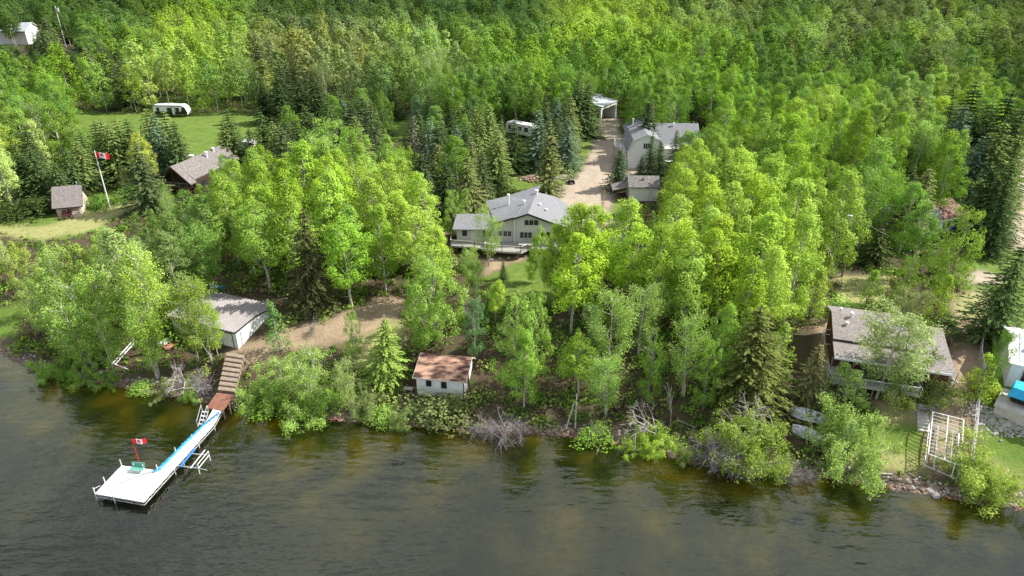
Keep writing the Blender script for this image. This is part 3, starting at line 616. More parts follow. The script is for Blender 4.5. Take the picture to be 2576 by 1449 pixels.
# --- small gambrel shed right of the main house
T, _ = frame(G(1535, 622), G(1569, 622)); q = thing('garden_shed', 'small white garden shed with brown gambrel roof right of the main house', 'shed', tf(T, 1.2, 1.5, 0))
pr = [(0, -.3), (2.4, -.3), (2.4, 1.7), (2.0, 2.5), (1.2, 2.95), (.4, 2.5), (0, 1.7)]; wl = MB(); wl.hexa([tf(T, a, 0, b) for a, b in pr], [tf(T, a, 3, b) for a, b in pr]); wl.build('wall', M_WHITE, q)
r = MB(); pr = [(-.15, 1.65), (.33, 2.62), (1.2, 3.1), (2.07, 2.62), (2.55, 1.65)]
for (xa, za), (xb, zb) in zip(pr[:-1], pr[1:]): r.slab([tf(T, xa, -.15, za), tf(T, xb, -.15, zb), tf(T, xb, 3.15, zb), tf(T, xa, 3.15, za)], .08)
r.build('roof', mat('red_brown_shingles', (0.16, 0.075, 0.06), (0.24, 0.13, 0.11), scale=5), q); door(q, T, .6, 1.8, .02, 1.8, M_WHITE, fm=M_SIDE)

# --- brown-roofed lakeside house on the right
A = AT(2106, 899, 7.2); B = AT(2406, 943, 7.2); A.z = B.z = 3.4
T, Lr = frame(A, B); rh = thing('lakeside_house', 'long low house with mauve-brown shingle roof and raised deck near the right shore', 'house', tf(T, 6, 5, 0))
wl = MB(); wl.hexa([tf(T, .2, 2.2, -.8), tf(T, 9.3, 2.2, -.8), tf(T, 9.3, 11.2, -.8), tf(T, .2, 11.2, -.8)], [tf(T, .2, 2.2, 4.2), tf(T, 9.3, 2.2, 4.2), tf(T, 9.3, 11.2, 4.2), tf(T, .2, 11.2, 4.2)])
wl.box(9.31, Lr-.4, .5, 7.0, -.8, 3.55, T); wl.build('wall', mat('brown_siding', (0.10, 0.045, 0.035), (0.13, 0.06, 0.05), scale=1), rh)
r = MB()
r.slab([tf(T, -.3, -.1, 3.85), tf(T, 9.6, -.1, 3.85), tf(T, 9.6, 3.0, 4.38), tf(T, -.3, 3.0, 4.38)], .18)
r.slab([tf(T, -.3, 2.9, 4.62), tf(T, 9.6, 2.9, 4.62), tf(T, 9.6, 7.6, 5.85), tf(T, -.3, 7.6, 5.85)], .16)
r.slab([tf(T, -.3, 7.603, 5.85), tf(T, 9.6, 7.603, 5.85), tf(T, 9.6, 11.7, 4.6), tf(T, -.3, 11.7, 4.6)], .16)
r.slab([tf(T, 9.602, -.1, 3.84), tf(T, Lr, -.1, 3.84), tf(T, Lr, 5.6, 4.7), tf(T, 12.2, 8.2, 5.2), tf(T, 9.602, 8.2, 5.2)], .16)
r.slab([tf(T, 9.602, 8.203, 5.2), tf(T, 12.2, 8.203, 5.2), tf(T, Lr, 5.603, 4.7), tf(T, Lr, 9.6, 4.3), tf(T, 9.602, 9.9, 4.3)], .16)
ro = r.build('roof', M_SHBRN, rh)
f = MB(); f.box(-.32, Lr, -.16, -.103, 3.62, 3.88, T); f.build('fascia', M_WHITE, ro)
f = MB(); f.box(-.3, 9.6, 2.84, 2.897, 4.40, 4.62, T); f.build('step_flashing', M_TRIM, ro)
vent(ro, tf(T, 1.9, 7.0, 5.7), .15, .45); vent(ro, tf(T, 1.3, 5.5, 5.3), .14, .25); vent(ro, tf(T, .9, 8.6, 5.6), .1, .2)
for xx in (1.0, 3.4, 6.0): window(rh, T @ Matrix.Translation((0, 2.2, 1.3)), xx, xx+1.5, .6, 1.7, nx=2, fm=M_CONC)
Trr = T @ Matrix.Translation((Lr-.4, .5, 0)) @ Matrix.Rotation(math.pi/2, 4, 'Z'); window(rh, Trr, 2, 3.5, 1.5, 2.5)
rdk = thing('raised_deck', 'raised deck with pale boards and railing along the front of the brown-roofed lakeside house', 'deck', tf(T, 5, 0, 0))
q = MB(); q.box(-.6, 8.9, -1.5, 2.15, 1.15, 1.32, T); q.build('deck_boards', M_CONC, rdk); railing(rdk, [tf(T, -.55, 2.0, 1.32), tf(T, -.55, -1.4, 1.32), tf(T, 8.8, -1.4, 1.32), tf(T, 8.8, .3, 1.32)], .95, M_ALU)
for x in (-.4, 1.9, 4.2, 6.4, 8.6): q = MB(); q.box(x-.09, x+.09, -1.3, -1.12, -1.2, 1.15, T); q.box(x-.07, x+.07, .1, .24, 1.32, 3.66, T); q.build('post', M_TIMBER, rdk)
# stone retaining wall in front of it
rw_ = MB(); rng = random.Random(5)
pts = [G(a, b) for a, b in ((2215, 985), (2250, 1005), (2280, 1015), (2302, 1032), (2335, 1036), (2362, 1018), (2385, 1000), (2400, 975), (2398, 955))]
for a, b in zip(pts[:-1], pts[1:]):
    n = int((b - a).length / .3)
    for i in range(n):
        for k in range(3): q_ = a.lerp(b, (i + rng.random()) / n); rw_.rock(q_ + Vector((rng.uniform(-.2, .2), .16 * k, .05 + .26 * k)), rng.uniform(.18, .3), rng)
single(rw_, 'stone_wall', M_ROCKG, pts[3], 'low curved wall of grey field stones in front of the brown-roofed lakeside house', 'stone wall')
# fixtures on the left of the house
q = MB(); p = G(2064, 868); T4 = Matrix.Translation(p) @ Matrix.Rotation(-.2, 4, 'Z')
for x in (0, 1.1): q.tube((x, 0, -.1), (x, 0, 2.3), .05, n=5, T=T4); q.tube((x, -1.4, -.1), (x, -1.4, 1.0), .05, n=5, T=T4); q.tube((x, 0, 2.3), (x, -1.4, 1.0), .05, n=5, T=T4)
q.tube((0, 0, 2.3), (1.1, 0, 2.3), .05, n=5, T=T4); q.tube((0, 0, 1.6), (1.1, 0, 1.6), .05, n=5, T=T4); q.tube((0, -1.4, 1.0), (1.1, -1.4, 1.0), .05, n=5, T=T4)
single(q, 'gate_frame', M_WHITE, p, 'white tubular gate frame in the yard left of the brown-roofed house', 'gate')

# --- house at the right edge with its tarp covered boat
T, _ = frame(AT(2528, 965, 4.3), AT(2640, 990, 4.3)); eh = thing('cottage', 'pale cottage with light grey shingle roof cut by the right edge of the picture', 'house', tf(T, 3, 4, 0))
wl = MB(); pf = [(0, -1), (9, -1), (9, 2.9), (4.5, 4.4), (0, 2.9)]; wl.hexa([tf(T, 0, *p) for p in pf], [tf(T, 9, *p) for p in pf]); wl.build('wall', M_WHITE, eh)
r = MB(); r.slab([tf(T, -.5, -.5, 3.0), tf(T, 9.5, -.5, 3.0), tf(T, 9.5, 4.5, 4.65), tf(T, -.5, 4.5, 4.65)], .16, 1); r.slab([tf(T, .55, .1, 3.24), tf(T, 9.5, .1, 3.24), tf(T, 9.5, 4.45, 4.68), tf(T, .55, 4.45, 4.68)], .035, 0)
r.slab([tf(T, -.5, 4.503, 4.65), tf(T, 9.5, 4.503, 4.65), tf(T, 9.5, 9.5, 3.0), tf(T, -.5, 9.5, 3.0)], .16, 1)
r.build('roof', [mat('light_grey_shingles', (0.36, 0.38, 0.42), (0.50, 0.52, 0.56), scale=6, detail=8, bump=.5), M_WHITE], eh); window(eh, T, 1.2, 3.2, .8, 2.2, nx=2); window(eh, T, 4.2, 6.2, .8, 2.2, nx=2)
vent(eh, tf(T, 1.6, 2.2, 3.9), .14, .5)
T, _ = frame(AT(2502, 1016, 4.5), AT(2600, 1050, 4.5)); q = MB(); q.box(0, 12, 0, 4.2, -.3, .0, T); q.box(.1, 11.9, .3, 4.0, -2.2, -.31, T); single(q, 'cottage_deck', M_CONC, tf(T, 3, 1.5, -.2), 'pale flat deck platform in front of the cottage at the right edge', 'deck')
bt = thing('covered_boat', 'boat on the pale deck at the right edge under a bright blue tarp', 'boat', tf(T, 3, 2, 0))
q = MB(); hull = [(1.0, 1.2), (5.5, 1.2), (6.6, 2.3), (5.5, 3.4), (1.0, 3.4)]; q.hexa([tf(T, x*.9+.3, y*.8+.44, .25) for x, y in hull], [tf(T, x, y, .95) for x, y in hull]); q.build('hull', M_BLACK, bt)
q = MB(); hb = [(.8, 1.0), (5.6, 1.0), (6.8, 2.3), (5.6, 3.6), (.8, 3.6)]; q.hexa([tf(T, x, y, .95) for x, y in hb], [tf(T, x*.92+.25, y*.72+.65, 1.95) for x, y in hb]); q.build('tarp', M_BLUE, bt)
q = MB(); q.box(1, 4.5, 1.9, 2.0, .02, .3, T); q.box(1, 4.5, 2.5, 2.6, .02, .3, T); q.build('trailer_bunk', M_TIMBER, bt)

# --- brown-roofed house with blue wall, car, far roofs
T, _ = frame(G(2352, 590), G(2412, 578)); q = thing('bungalow', 'brown-roofed bungalow with bright blue wall panel seen between trees on the right', 'house', tf(T, 3, 4, 0))
gable_mesh(q, T, 6.2, 7.5, 2.7, 4.2, M_WHITE, mat('red_brown_shingles', (0.16, 0.075, 0.06)), ov=.5, trim=M_WHITE, ridge_y=4); b_ = MB(); b_.box(3.6, 5.2, -.06, -.01, .2, 2.2, T); b_.build('blue_panel', M_BLUEP, q); window(q, T, 1.2, 2.8, .9, 2.0)
T, _ = frame(G(2215, 585), G(2330, 600)); q = thing('grey_roof_house', 'low grey-roofed house hidden behind a broad spruce on the right', 'house', tf(T, 3, 4, 0)); gable_mesh(q, T, 8, 6, 2.5, 3.9, M_SIDE, M_SHGREY, ov=.5, trim=M_WHITE); window(q, T, 2, 3.6, .9, 1.9)
T, _ = frame(G(2190, 425), G(2320, 425)); q = thing('white_roof_house', 'white-roofed building glimpsed behind bright aspens at the upper right', 'house', tf(T, 3, 4, 0)); gable_mesh(q, T, 11, 7, 2.5, 4.0, M_WHITE, M_GALV, ov=.6); window(q, T, 2, 3.5, 1, 2)
T, _ = frame(G(-30, 112), G(60, 112)); q = thing('far_building', 'long white building with pale roof at the far upper left behind the trees', 'building', tf(T, 8, 6, 0)); gable_mesh(q, T, 19, 12, 6, 9, M_WHITE, M_GALV, ov=.6, trim=M_WHITE); window(q, T, 3, 6, 2, 4)
def car(T, body, label, group=None):
    t = thing('parked_car', label, 'car', tf(T, 0, 0, 0)); q = MB()
    pr = [(-2.2, .35), (2.2, .35), (2.25, .8), (1.3, .95), (.7, 1.45), (-1.2, 1.48), (-2.1, .98), (-2.25, .7)]
    q.hexa([tf(T, a, -.85, b) for a, b in pr], [tf(T, a, .85, b) for a, b in pr]); q.build('body', body, t)
    g = MB(); g.hexa([tf(T, a, -.87, b) for a, b in ((-1.7, 1.0), (1.0, 1.0), (.62, 1.38), (-1.15, 1.4))], [tf(T, a, .87, b) for a, b in ((-1.7, 1.0), (1.0, 1.0), (.62, 1.38), (-1.15, 1.4))]); g.face([tf(T, 1.31, -.7, .99), tf(T, 1.31, .7, .99), tf(T, .78, .62, 1.42), tf(T, .78, -.62, 1.42)]); g.build('windows', M_GLASS, t)
    for x in (-1.4, 1.4):
        for y in (-.8, .8): k = MB(); k.tube(tf(T, x, y-.1, .33), tf(T, x, y+.1, .33), .33, n=12); k.build('wheel', M_BLACK, t)
    for y in (-.6, .6): k = MB(); k.box(2.2, 2.28, y-.15, y+.15, .6, .75, T); k.build('headlight', M_WHITE, t)
    return t
car(Matrix.Translation(G(2492, 582)) @ Matrix.Rotation(math.radians(-70), 4, 'Z'), mat('silver_paint', (.55, .56, .58), rough=.3, spec=.6), 'silver car parked under the spruces beside the gravel road on the right')
car(Matrix.Translation(G(462, 401)) @ Matrix.Rotation(math.radians(20), 4, 'Z'), M_WHITE, 'white vehicle parked behind the dark log house at the field edge')
car(Matrix.Translation(G(410, 422)) @ Matrix.Rotation(math.radians(10), 4, 'Z'), mat('grey_paint', (.45, .45, .47), rough=.3, spec=.6), 'grey car half hidden by spruces left of the log house')
# camper trailers
def camper(T, L, label, dark=True, base=0.9):
    t = thing('camper_trailer', label, 'camper', tf(T, L/2, 1.2, 0)); q = MB(); hgt = 3.2; m = M_WHITE
    pr = [(0, .7), (L-.2, .7), (L, 1.3), (L-.5, 2.6), (L-1.3, hgt), (.3, hgt), (0, hgt-.4)]
    q.hexa([tf(T, a, 0, b) for a, b in pr], [tf(T, a, 2.5, b) for a, b in pr]); q.build('body', m, t)
    q = MB(); q.box(.3, L-1.4, .05, 2.45, hgt+.003, hgt+.05, T); q.box(L*.45, L*.45+.8, .9, 1.6, hgt+.05, hgt+.3, T, 0); q.build('roof', M_WHITE, t)
    if dark:
        q = MB(); q.box(.1, L-.8, -.02, -.003, .72, 1.5, T); q.hexa([tf(T, a, -.03, b) for a, b in ((L-2.2, .72), (L-.25, .72), (L-.04, 1.3), (L-.5, 2.5), (L-1.2, 2.9))], [tf(T, a, -.003, b) for a, b in ((L-2.2, .72), (L-.25, .72), (L-.04, 1.3), (L-.5, 2.5), (L-1.2, 2.9))]); q.box(.2, L-1.5, -.03, -.004, 2.95, 3.15, T); q.build('black_panel', M_BLACK, t)
    for x0, x1 in ((.8, 1.5), (3.8, 5.0), (L*.66, L*.66+.9)): window(t, T, x0, x1, 1.6, 2.5, y=-.004, nx=1, fm=M_BLACK, depth=.03)
    door(t, T, L*.55, L*.55+.7, .85, 2.7, M_WHITE, y=-.004, fm=M_BLACK)
    for x in (L*.4, L*.4+.85): k = MB(); k.tube(tf(T, x, -.02, .4), tf(T, x, .3, .4), .4, n=12); k.build('wheel', M_BLACK, t)
    k = MB(); k.tube(tf(T, L-.2, 1.25, .6), tf(T, L+1.2, 1.25, .5), .07, n=5); k.build('hitch', M_BLACK, t)
T, Lt = frame(G(391, 294), G(474, 295)); camper(T, Lt, 'black and white camper trailer parked on the upper left field before the forest edge')
T, Lt = frame(G(1273, 338), G(1345, 352)); camper(T, Lt, 'plain white trailer parked among spruces left of the gravel driveway', dark=False)
T, Lt = frame(G(606, 392), G(646, 392)); camper(T, Lt, 'white flat-topped trailer at the near edge of the field behind spruces', dark=False)
p = G(158, 470); T = Matrix.Translation(p) @ Matrix.Rotation(.5, 4, 'Z'); q = thing('utility_trailer', 'small utility trailer with pale blue-grey lid on grass behind the lawn cabin', 'trailer', p)
k = MB(); k.hexa([tf(T, a, b, .5) for a, b in ((0, 0), (2.6, 0), (2.6, 1.7), (0, 1.7))], [tf(T, a, b, 1.2+.25*(b > 1)) for a, b in ((0, 0), (2.6, 0), (2.6, 1.7), (0, 1.7))]); k.build('box', mat('blue_grey_metal', (.50, .56, .62), rough=.4, spec=.5), q)
for y in (0, 1.5): k = MB(); k.tube(tf(T, 1.3, y, .35), tf(T, 1.3, y+.2, .35), .35, n=10); k.build('wheel', M_BLACK, q)

# ------------------------------------------------------------------ dock and shore furniture
zd = 0.85
P_TL, P_BL, P_BR, P_J = AT(305.8, 1170.7, zd), AT(239, 1241.6, zd), AT(360.5, 1262.8, zd), AT(400, 1184, zd)
W_L0, W_R0, W_L1, W_R1 = AT(515.5, 1065, zd), AT(537.7, 1067.4, zd), AT(535.7, 1030, 1.3), AT(558, 1031, 1.3)
dock = thing('dock', 'long white dock on the lake with a square end platform and narrow walkway', 'dock', (-38, 56, zd))
def plate(pts, th, m=0, mb=None):
    mb = mb or MB(); mb.hexa([Vector(p) - Vector((0, 0, th)) for p in pts], pts, m); return mb
kk = (P_BR - P_BL).length; RJ = P_BR + (W_R0 - P_BR) * ((P_J - P_TL).dot((W_R0 - P_BR).normalized()) / 1e9) # junction on right edge
tj = 0.345; RJ = P_BR.lerp(W_R0, tj)
plate([P_TL, P_BL, P_BR, RJ, P_J], .05).build('platform', M_DOCK, dock)
plate([P_J + (RJ - P_J).normalized() * 0.0 + Vector((0.004, .004, .004)), RJ + Vector((0, 0, .004)), W_R0, W_L0], .05).build('walkway', M_DOCK, dock)
plate([W_L0 + Vector((0, .03, .01)), W_R0 + Vector((0, .03, .01)), W_R1, W_L1], .05).build('ramp', M_DOCK, dock)
fr = MB()
def rail2(a, b, mb, drop=.42, r=.035):
    a, b = Vector(a), Vector(b); z1 = Vector((0, 0, .08)); z2 = Vector((0, 0, drop))
    mb.tube(a - z1, b - z1, r, n=4); mb.tube(a - z2, b - z2, r, n=4); n = max(1, int((b - a).length / 1.1))
    for i in range(n + 1): q = a.lerp(b, i / n); mb.tube(q - z1, q - z2, r * .8, n=4)
    for i in range(n): mb.tube(a.lerp(b, i / n) - z1, a.lerp(b, (i + 1) / n) - z2, r * .5, n=4)
rail2(P_BL, P_BR, fr); rail2(P_BR, W_R0, fr); rail2(P_TL, P_BL, fr); rail2(P_TL, P_J, fr); rail2(P_J, W_L0, fr); rail2(W_R0, W_R1, fr); rail2(W_L0, W_L1, fr)
fr.build('truss_frame', M_ALU, dock)
for q in (P_TL, P_BL, P_BR.lerp(P_BL, .62), P_TL.lerp(P_BL, .63), P_TL.lerp(P_J, .97), W_L0, W_R0, P_BR.lerp(W_R0, .52), P_BR.lerp(W_R0, .40), P_BR.lerp(W_R0, .75), P_J.lerp(W_L0, .35), P_J.lerp(W_L0, .7)):
    hgt = .75 if (q - P_TL).length < 6 else .3
    m_ = MB(); m_.tube((q.x, q.y, -3.2), (q.x, q.y, zd + hgt), .055, n=6); m_.build('post', M_ALU, dock)
m_ = MB(); a = P_BL + Vector((0, 0, .6)); b = P_TL.lerp(P_BL, .8) + Vector((0, 0, .25)); m_.tube(a, b, .03, n=5); m_.build('corner_rail', M_ALU, dock)
# swimming steps beside the landing
q = MB(); a, b = AT(509, 1033, 1.3), AT(524, 1034, 1.3)
dv = Vector((-.25, -1.3, -1.3))
for s in (a, b): q.tube(s + Vector((0, 0, .8)), s + dv + Vector((0, 0, .8)), .035, n=5); q.tube(s, s + Vector((0, 0, .8)), .035, n=5); q.tube(s + dv, s + dv + Vector((0, 0, .8)), .035, n=5); q.tube(s, s + dv, .05, n=5)
for k in range(4):
    t = (k + .5) / 4; u, v = a + dv * t, b + dv * t; q.hexa([u, v, v + Vector((0, .25, 0)), u + Vector((0, .25, 0))], [p + Vector((0, 0, .05)) for p in (u, v, v + Vector((0, .25, 0)), u + Vector((0, .25, 0)))])
single(q, 'swim_steps', M_ALU, a, 'grey metal swimming steps with handrails at the left of the red-brown landing', 'steps')
# red brown landing
L0, L1, L2, L3 = AT(519, 1026, 1.34), AT(561, 1033, 1.34), AT(588, 993, 2.0), AT(545, 988, 2.0)
ld = thing('landing', 'red-brown plank landing joining the white dock to the shore steps', 'landing', (L0 + L2) / 2)
plate([L0, L1, L2, L3], .12).build('boards', M_BRDECK, ld)
for p in (L0, L1, L2, L3, (L0 + L3) / 2, (L1 + L2) / 2): q = MB(); q.tube(p - Vector((0, -.05, 2.2)), p - Vector((0, -.05, .12)), .08, n=6); q.build('post', M_TIMBER, ld)
# timber steps in the bank
ts = thing('shore_steps', 'flight of wide old timber steps climbing the bank above the red-brown landing', 'steps', (L2 + L3) / 2)
top = [G(575, 922), G(618, 928)]
for k in range(8):
    t = (k + .6) / 8; a = L3.lerp(top[0], t); b = L2.lerp(top[1], t); zz = 2.0 + (max(top[0].z, 3.2) - 2.0) * t
    a.z = zz; b.z = zz; dpt = (top[0] - L3) / 8 * .96; dpt.z = 0
    q = MB(); q.hexa([p - Vector((0, 0, .22)) for p in (a, b, b + dpt * .2, a + dpt * .2)], [a, b, b + dpt * .2, a + dpt * .2]); r_ = q.build('riser', M_TIMBER, ts)
    q = MB(); q.hexa([p - Vector((0, 0, .7)) for p in (a + dpt * .205, b + dpt * .205, b + dpt, a + dpt)], [p - Vector((0, 0, .04)) for p in (a + dpt * .205, b + dpt * .205, b + dpt, a + dpt)]); q.build('tread', M_CONC if k % 3 == 7 else mat('gravel_tread', (.30, .24, .19), (.20, .155, .12), scale=4), ts)
q = MB(); a = top[0] + Vector((-.3, -.6, .3)); q.tube(a, a + Vector((.9, 2.0, .5)), .06, n=5); single(q, 'loose_pole', M_WHITE, a, 'white pole lying beside the top of the timber shore steps', 'pole')
# blue netting along the walkway, trailing grey over the platform
q = MB(); pts = [AT(552, 1037, 1.2), AT(517, 1066, .92)]; 
for px_, py_ in ((490, 1092), (465, 1115), (440, 1140), (418, 1163), (400, 1180), (385, 1187)): pts.append(AT(px_, py_, .95))
rng = random.Random(8)
def netting(pts, w0, w1, seed, n=60, mb=None):
    mb = mb or MB(); rng = random.Random(seed); L = [0]
    for a, b in zip(pts[:-1], pts[1:]): L.append(L[-1] + (b - a).length)
    def at(s):
        for i in range(len(pts) - 1):
            if s <= L[i+1] or i == len(pts) - 2: return pts[i].lerp(pts[i+1], (s - L[i]) / (L[i+1] - L[i]))
    for i in range(n):
        s = L[-1] * i / n; p = at(s); wd = w0 + (w1 - w0) * i / n
        u = at(min(L[-1], s + L[-1] / n * 1.3)) - p
        sd = Vector((-u.y, u.x, 0)).normalized() * wd * rng.uniform(.6, 1.2); up = Vector((0, 0, rng.uniform(.04, .12)))
        mb.hexa([p - sd, p + sd, p + u + sd * .8, p + u - sd * .8], [p - sd * .7 + up, p + sd * .7 + up, p + u + sd * .5 + up, p + u - sd * .6 + up])
    return mb
net = thing('netting', 'bright blue bundled netting laid along the left edge of the white dock walkway', 'netting', pts[3])
netting(pts, .14, .26, 3).build('blue_bundle', M_BLUEN, net)
pts2 = [AT(a, b, .9) for a, b in ((385, 1187), (360, 1193), (335, 1203), (312, 1212), (286, 1221))]
netting(pts2, .12, .07, 4, 34).build('grey_tail', M_GREYN, net)
# bench
def bench(T, label):
    t = thing('bench', label, 'bench', tf(T, 0, 0, 0)); q = MB()
    for k in range(4): q.box(-.8, .8, -.32 + k * .14, -.2 + k * .14, .44, .49, T)
    q.build('seat', M_GREENB, t); q = MB()
    for k in range(4): a = .52 + k * .14; q.hexa([tf(T, -.8, .24 + k*.03, a), tf(T, .8, .24 + k*.03, a), tf(T, .8, .28 + k*.03, a), tf(T, -.8, .28 + k*.03, a)], [tf(T, -.8, .27 + k*.03, a+.12), tf(T, .8, .27 + k*.03, a+.12), tf(T, .8, .31 + k*.03, a+.12), tf(T, -.8, .31 + k*.03, a+.12)])
    q.build('backrest', M_GREENB, t)
    for s in (-.6, .6): q = MB(); q.box(s-.04, s+.04, -.3, -.22, 0, .44, T); q.box(s-.04, s+.04, .2, .28, 0, .95, T); q.box(s-.03, s+.03, -.22, .2, .36, .43, T); q.build('leg', M_ALU, t)
bench(Matrix.Translation(AT(348, 1186, zd)) @ Matrix.Rotation(-.12, 4, 'Z') @ Matrix.Scale(.88, 4), 'green slatted bench at the back edge of the dock platform')
# flags
LEAF = [(0,-.50),(.02,-.22),(.30,-.27),(.26,-.17),(.50,.03),(.44,.07),(.49,.24),(.33,.21),(.30,.28),(.17,.14),(.23,.42),(.14,.37),(0,.55)]
LEAF = LEAF + [(-x, y) for x, y in reversed(LEAF[1:-1])]
def flag(par, base, ax, L=1.9, hgt=1.0, droop=0.18, T=None):
    ax = Vector(ax).normalized(); sd = Vector((-ax.y, ax.x, 0)).normalized() if abs(ax.z) < .9 else Vector((0, 1, 0)); n = 24
    upv = sd.cross(ax) * -1; upv = upv if upv.z > 0 else -upv
    def P(u, v, off=0): return Vector(base) + ax * (u * L) + sd * (math.sin(u * 7.5) * .10 * L * u ** .5 + off) + upv * ((v - 1) * hgt) - Vector((0, 0, droop * L * u * u))
    q = MB(); th = .012
    for i in range(n):
        u0, u1 = i / n, (i + 1) / n; m = 0 if (u0 < .25 - 1e-6 or u0 >= .75 - 1e-6) else 1
        for k in range(4):
            v0, v1 = k / 4, (k + 1) / 4
            q.hexa([P(u0, v0, -th), P(u1, v0, -th), P(u1, v0, th), P(u0, v0, th)], [P(u0, v1, -th), P(u1, v1, -th), P(u1, v1, th), P(u0, v1, th)], m)
    f = q.build('flag', [M_FLAGR, M_FLAGW], par)
    lf = MB()
    for s in (-1, 1):
        c = P(.5, .5, s * .02)
        for a, b in zip(LEAF, LEAF[1:] + LEAF[:1]):
            lf.face([c, P(.5 + a[0]*hgt*.82/L, .5 + a[1]*.82, s*.022), P(.5 + b[0]*hgt*.82/L, .5 + b[1]*.82, s*.022)])
    lf.build('maple_leaf', M_FLAGR, f)
t = thing('dock_flag', 'red and white maple leaf flag on a red pole standing behind the dock bench', 'flag', AT(351, 1168, zd))
b = AT(351, 1168, zd); q = MB(); q.tube(b - Vector((0, 0, .6)), b + Vector((0, 0, 3.3)), .06, .045, n=8); q.build('pole', M_RED, t); flag(t, b + Vector((.04, 0, 3.28)), (1, .1, 0), 1.25, .6, .02)
b = G(276, 520); t = thing('lawn_flag', 'maple leaf flag flying from the tall white flagpole at the left lawn edge', 'flag', b)
q = MB(); q.tube(b - Vector((0, 0, .3)), b + Vector((0, 0, 10.7)), .13, .08, n=8); q.build('pole', M_WHITE, t)
q = MB(); q.tube(b + Vector((0, 0, 10.7)), b + Vector((0, 0, 10.85)), .12, .05, n=8); q.build('finial', M_CONC, t); flag(t, b + Vector((.06, 0, 10.5)), (1, .15, 0), 2.15, 1.05, .18)
b = G(2380, 1005); t = thing('slanting_flag', 'drooping maple leaf flag on a slanted pole by the grey field stone wall', 'flag', b)
q = MB(); e = b + Vector((1.1, .9, 3.0)); q.tube(b, e, .04, n=6); q.build('pole', M_TIMBER, t); mid_ = b.lerp(e, .55); flag(t, mid_ + Vector((-.05, -.1, .1)), (-.35, -.3, -.85), 1.7, .6, 0)
# boat lift next to the walkway
bl = thing('boat_lift', 'grey tubular boat lift frame in the water right of the white dock walkway', 'boat lift', AT(480, 1160, .0))
A0, A1, A2, A3 = AT(467, 1140, .75), AT(526, 1145, .75), AT(499, 1178, .75), AT(434, 1170, .75)
for a in (A0, A1, A2, A3): q = MB(); q.tube((a.x, a.y, -2.6), (a.x, a.y, 1.3), .06, n=6); q.build('post', M_ALU, bl)
q = MB(); q.tube(A0, A1, .05, n=5); q.tube(A3, A2, .05, n=5); q.tube(A1, A2, .05, n=5); q.tube(A1 + Vector((0, 0, .5)), A2 + Vector((0, 0, .5)), .05, n=5); q.tube(A2 + Vector((0, 0, .55)), A2.lerp(A3, .18) - Vector((0, 0, .1)), .035, n=5); q.tube(A2, A2 + Vector((1.0, -.3, 0)), .035, n=5); q.build('cross_beam', M_ALU, bl)
q = MB(); q.tube(AT(491, 1129, .95), AT(453, 1174, .95), .10, n=6); q.build('bunk', M_BLUEP, bl)
q = MB(); q.tube(AT(515.4, 1132, .95), AT(479, 1178, .95), .07, n=6); q.build('bunk', M_ALU, bl)
# dock sections and boat stored on the left bank
def bar(mb, a, b, w_, h_):
    a, b = Vector(a), Vector(b); d = (b - a).normalized(); s = Vector((-d.y, d.x, 0)).normalized() * w_ / 2; u = Vector((0, 0, h_))
    mb.hexa([a - s, b - s, b + s, a + s], [a - s + u, b - s + u, b + s + u, a + s + u])
q = MB(); a, b, c = G(292, 926) + Vector((0, 0, .5)), G(349, 862) + Vector((0, 0, .5)), G(326, 938) + Vector((0, 0, .45))
bar(q, a, b, .10, .12); a2 = a + Vector((-.45, .1, 0)); b2 = b + Vector((-.45, .1, 0)); bar(q, a2, b2, .10, .12); bar(q, a, c, .10, .12)
for i in range(9): bar(q, a.lerp(b, i/8), a2.lerp(b2, i/8), .05, .1)
single(q, 'dock_sections', M_WHITE, a, 'white L-shaped dock frame stored under leaning birches on the left bank', 'dock frame')
def boat_hull(T, m, label, L=3.8, name='upturned_boat', cat='boat', wd=.75):
    q = MB(); n = 12; k = 6; rows = []
    for i in range(n + 1):
        u = i / n; ww = wd * (math.sin(math.pi * min(1, .12 + u * .88)) ** .55 if u > .0 else .55); hh = .5 * (1 - .25 * u)
        rows.append([tf(T, u * L, -ww * math.cos(math.pi * j / k), hh * math.sin(math.pi * j / k)) for j in range(k + 1)])
    for i in range(n):
        for j in range(k): q.face([rows[i][j], rows[i][j+1], rows[i+1][j+1], rows[i+1][j]])
    q.face(rows[0]); q.tube(tf(T, 0, 0, .5), tf(T, L*.9, 0, .42), .03, n=4)
    return single(q, name, m, tf(T, L/2, 0, 0), label, cat)
boat_hull(Matrix.Translation(G(398, 872) + Vector((0, 0, .15))) @ Matrix.Rotation(.95, 4, 'Z'), M_WHITE, 'white upturned boat under birches left of the metal-roofed garage', 3.4)
boat_hull(Matrix.Translation(G(414, 879) + Vector((0, 0, .05))) @ Matrix.Rotation(.7, 4, 'Z'), M_ORANGE, 'faded orange upturned canoe beside the white boat on the left bank', 3.0, 'upturned_canoe', 'canoe', .45)
q = MB(); p = G(524, 722); T = Matrix.Translation(p) @ Matrix.Rotation(-.2, 4, 'Z'); boat_hull(T, M_BLUEP, 'blue upturned canoe lying in the trees behind the metal-roofed garage', 3.0, 'upturned_canoe', 'canoe', .45)
